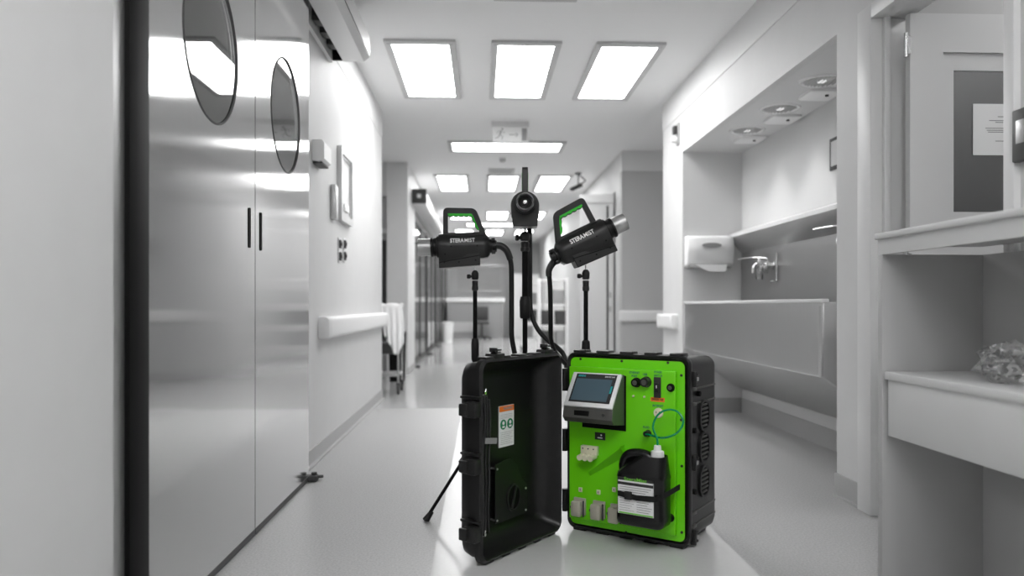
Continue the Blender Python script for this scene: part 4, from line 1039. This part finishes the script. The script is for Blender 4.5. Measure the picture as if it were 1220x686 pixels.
    m.build('rear_connector', M['rubber'], t)
    # maker's name wrapped on both flanks
    for s_ in (-1, 1):
        for (txt, x0, wd, bd, mm) in (('STERA', -.028, .066, .0008, 'lab'), ('MIST', .033, .050, .0002, 'hmi_lt')):
            vs, fs = text_geo(txt, .028, bold=bd, extrude=.0004)
            xs = [v.x for v in vs]; k = wd/(max(xs)-min(xs)); c0 = (max(xs)+min(xs))/2
            out = []
            for v in vs:
                lx_ = (v.x-c0)*k+x0-.002; X = lx_ if s_ < 0 else lx_
                gx = X if s_ < 0 else -X-.004
                z = .026+v.y*.95; r = brad(gx); y = sqrt(max(r*r-z*z, 1e-6))+.0006+v.z
                out.append((gx, s_*y, z))
            MB().add(out, fs).build('lettering', M[mm], t, smooth=0)
    return t
def stand_head(t, z, knob=-1, s=1.0):
    """ball head whose top sits at z"""
    MB().lathe([(0, .004*s), (.03, .004*s)], (0, 0, z-.01), (0, 0, 1), 12).build('mount_stud', M['chrome'], t)
    MB().lathe([(0, .013*s), (.006, .017*s), (.030, .018*s), (.040, .014*s), (.046, .008*s)], (0, 0, z-.046), (0, 0, 1), 24).build('ball_head', M['rubber'], t)
    MB().cyl((0, 0, z-.030), (knob*.030*s, -.004, z-.030), .006*s).lathe([(0, .009*s), (.004, .011*s), (.014, .011*s), (.018, .008*s)], (knob*.022*s, -.003, z-.030), (knob, -.1, 0), 16).build('clamp_knob', M['rubber'], t)
    MB().lathe([(0, .012*s), (.004, .016*s), (.02, .016*s), (.022, .0145*s), (.04, .0145*s), (.042, .016*s), (.05, .013*s)], (0, 0, z-.10), (0, 0, 1), 24).build('top_collar', M['gun2'], t)
def tripod(name, x, y, ztop, zcol, r_up, r_lo, angs, label, reach=.30, hub=.30):
    t = empty(name, (x, y, 0)); tag(t, label, 'stand', 'tripod stands behind the lid')
    stand_head(t, ztop, s=r_up/.0105)
    MB().cyl((0, 0, zcol), (0, 0, ztop-.08), r_up).build('upper_pole', M['black'], t)
    MB().lathe([(0, r_up*1.5), (.01, r_up*1.75), (.085, r_up*1.85), (.11, r_up*1.5)], (0, 0, zcol-.09), (0, 0, 1), 24).build('pole_clamp', M['rubber'], t)
    MB().cyl((0, 0, .12), (0, 0, zcol-.02), r_lo).build('lower_pole', M['black'], t)
    MB().lathe([(0, .02), (.01, .028), (.05, .028), (.06, .02)], (0, 0, hub-.03), (0, 0, 1)).build('leg_hub', M['rubber'], t)
    for a in angs:
        d = Vector((cos(radians(a)), sin(radians(a)), 0))
        lg = MB().tube([d*.025+Vector((0, 0, hub)), d*(reach-.02)+Vector((0, 0, .03))], .008, sm=0).cyl(d*.02+Vector((0, 0, hub)), d*(.09)+Vector((0, 0, hub-.065)), .012).build('leg', M['black'], t)
        MB().lathe([(0, .016), (.004, .017), (.05, .011)], d*reach+Vector((0, 0, 0.004)), -d*.9+Vector((0, 0, .9)), 16).build('rubber_foot', M['rubber'], lg)
    return t
# left stand: foot seen on the floor at the left of the lid
YT = 3.78
pl = atY(566, 322, YT); gl = atY(553, 290, YT); foot = atZ(507, 621, 0)
fa = math.degrees(math.atan2(foot.y-YT, foot.x-pl.x)); fr = math.hypot(foot.y-YT, foot.x-pl.x)
zc_ = atY(566, 408, YT).z
tripod('tripod_stand', pl.x, YT, pl.z, zc_, .0105, .0125, (fa, fa+118, fa+215), 'black tripod stand with a splayed leg, carrying the left spray gun', reach=fr, hub=.31)
# middle stand, taller and thicker
YM = 3.86
pm = atY(625.5, 276, YM); zc2 = atY(627, 358, YM).z
tripod('tripod_stand', pm.x, YM, pm.z, zc2, .0150, .0125, (60, 170, 285), 'tall thick black middle stand, carrying the spray gun that faces forward', reach=.24, hub=.28)
# right stand on the case top
q = CM @ Vector((.085, .15, 0)); YR_ = None
def depth_to(px, P):   # place at the depth of P along the column px
    return atY(px, 364, P.y)
pr0 = atY(698, 364, q.y)
pr = atY(698, 321, q.y); zc3 = Z0+CH-.0128
t = empty('short_stand', (pr0.x, q.y, zc3)); tag(t, 'short black pole stand on top of the case, carrying the tilted right spray gun', 'stand')
stand_head(t, pr.z-zc3)
MB().lathe([(0, .03), (.006, .03), (.008, .022), (.02, .020), (.055, .018), (.062, .012)], (0, 0, 0), (0, 0, 1)).build('base_collar', M['rubber'], t)
MB().cyl((0, 0, .05), (0, 0, pr.z-zc3-.08), .0105).build('pole', M['black'], t)

g1 = make_gun('spray_gun', 'black spray gun pointing left with a green-lined handle, on the left tripod stand', 'spray guns')
gl = atY(551.5, 293, YT); g1.location = (gl.x-.0, YT, pl.z+.018+.096); g1.rotation_euler = (0, radians(0), pi - radians(2)); g1.rotation_euler = (0, 0, pi)
g1.location.x = atY(551.5, 293, YT).x; g1.rotation_euler = (0, radians(2), pi)
g1.scale = (1, 1, 1.05); g2 = copy_tree(g1); g2['label'] = 'black spray gun tilted upward to the right, on the short stand on the case'
th = radians(26); gr = atY(695, 289, q.y)
g2.location = gr; g2.rotation_euler = (0, -th, radians(2)); g2.scale = (1.0, 1.0, 1.03)
g3 = copy_tree(g1); g3['label'] = 'black spray gun facing straight forward on the tall middle stand'
gm = atY(625.5, 236, YM); g3.location = (gm.x, YM, pm.z+.018+.100); g3.scale = (1.05, 1.05, 1.05)
dirc = math.atan2(-YM, -gm.x); g3.rotation_euler = (0, radians(0), dirc)
# hoses
def hose(pts, name, label, r=.0125):
    o_ = MB().tube([tuple(p) for p in pts], r, n=14, sm=8).build(name, M['rubber'], None, smooth=60); tag(o_, label, 'hose', 'black supply hoses'); return o_
P = lambda px, py, Y: atY(px, py, Y)
t = empty('supply_hose', P(591, 293, YT)); tag(t, 'black hose looping from the left spray gun down behind the lid', 'hose', 'black supply hoses')
L0 = t.location.copy()
MB().tube([P(588, 291.5, YT)-L0, P(597, 293, YT)-L0, P(604, 299, YT)-L0, P(608, 309, YT)-L0], lambda u: .019-.003*u, n=14).build('strain_relief', M['gun2'], t, smooth=60)
MB().tube([P(606, 304, YT)-L0, P(609, 316, YT)-L0, P(609.5, 350, YT)-L0, P(609.5, 385, YT)-L0, P(610, 403, YT)-L0, P(614, 424, YT)-L0, P(620, 445, YT)-L0, P(628, 500, YT)-L0, P(634, 580, YT)-L0], .0125, n=14).build('hose_line', M['rubber'], t, smooth=60)
YQ = q.y
t = empty('supply_hose', P(662, 313, YQ)); tag(t, 'black hose hanging from the right spray gun behind the green-panel case', 'hose', 'black supply hoses')
L0 = t.location.copy()
MB().tube([P(665, 308, YQ)-L0, P(658, 314, YQ)-L0, P(654, 322, YQ)-L0, P(654, 329, YQ)-L0], lambda u: .017-.003*u, n=14).build('strain_relief', M['gun2'], t, smooth=60)
MB().tube([P(654, 326, YQ)-L0, P(655.5, 345, YQ+.02)-L0, P(656, 385, YQ+.05)-L0, P(656.5, 405, YQ+.1)-L0, P(662, 420, YQ+.16)-L0, P(676, 436, YQ+.25)-L0], .011, n=14).build('hose_line', M['rubber'], t, smooth=60)
t = empty('supply_hose', P(629, 300, YM+.05)); tag(t, 'black hose running down the tall middle stand and curving over to the case', 'hose', 'black supply hoses')
L0 = t.location.copy()
MB().tube([P(626, 262, YM+.17)-L0, P(630.5, 272, YM+.12)-L0, P(631.5, 300, YM+.04)-L0, P(631.5, 352, YM+.03)-L0, P(633, 373, YM+.03)-L0, P(640, 391, YM+.01)-L0, P(652, 405, YM-.02)-L0, P(664, 414, YM-.05)-L0, P(672, 424, YM-.08)-L0, P(676, 445, YM-.10)-L0], .012, n=14).build('hose_line', M['rubber'], t, smooth=60)
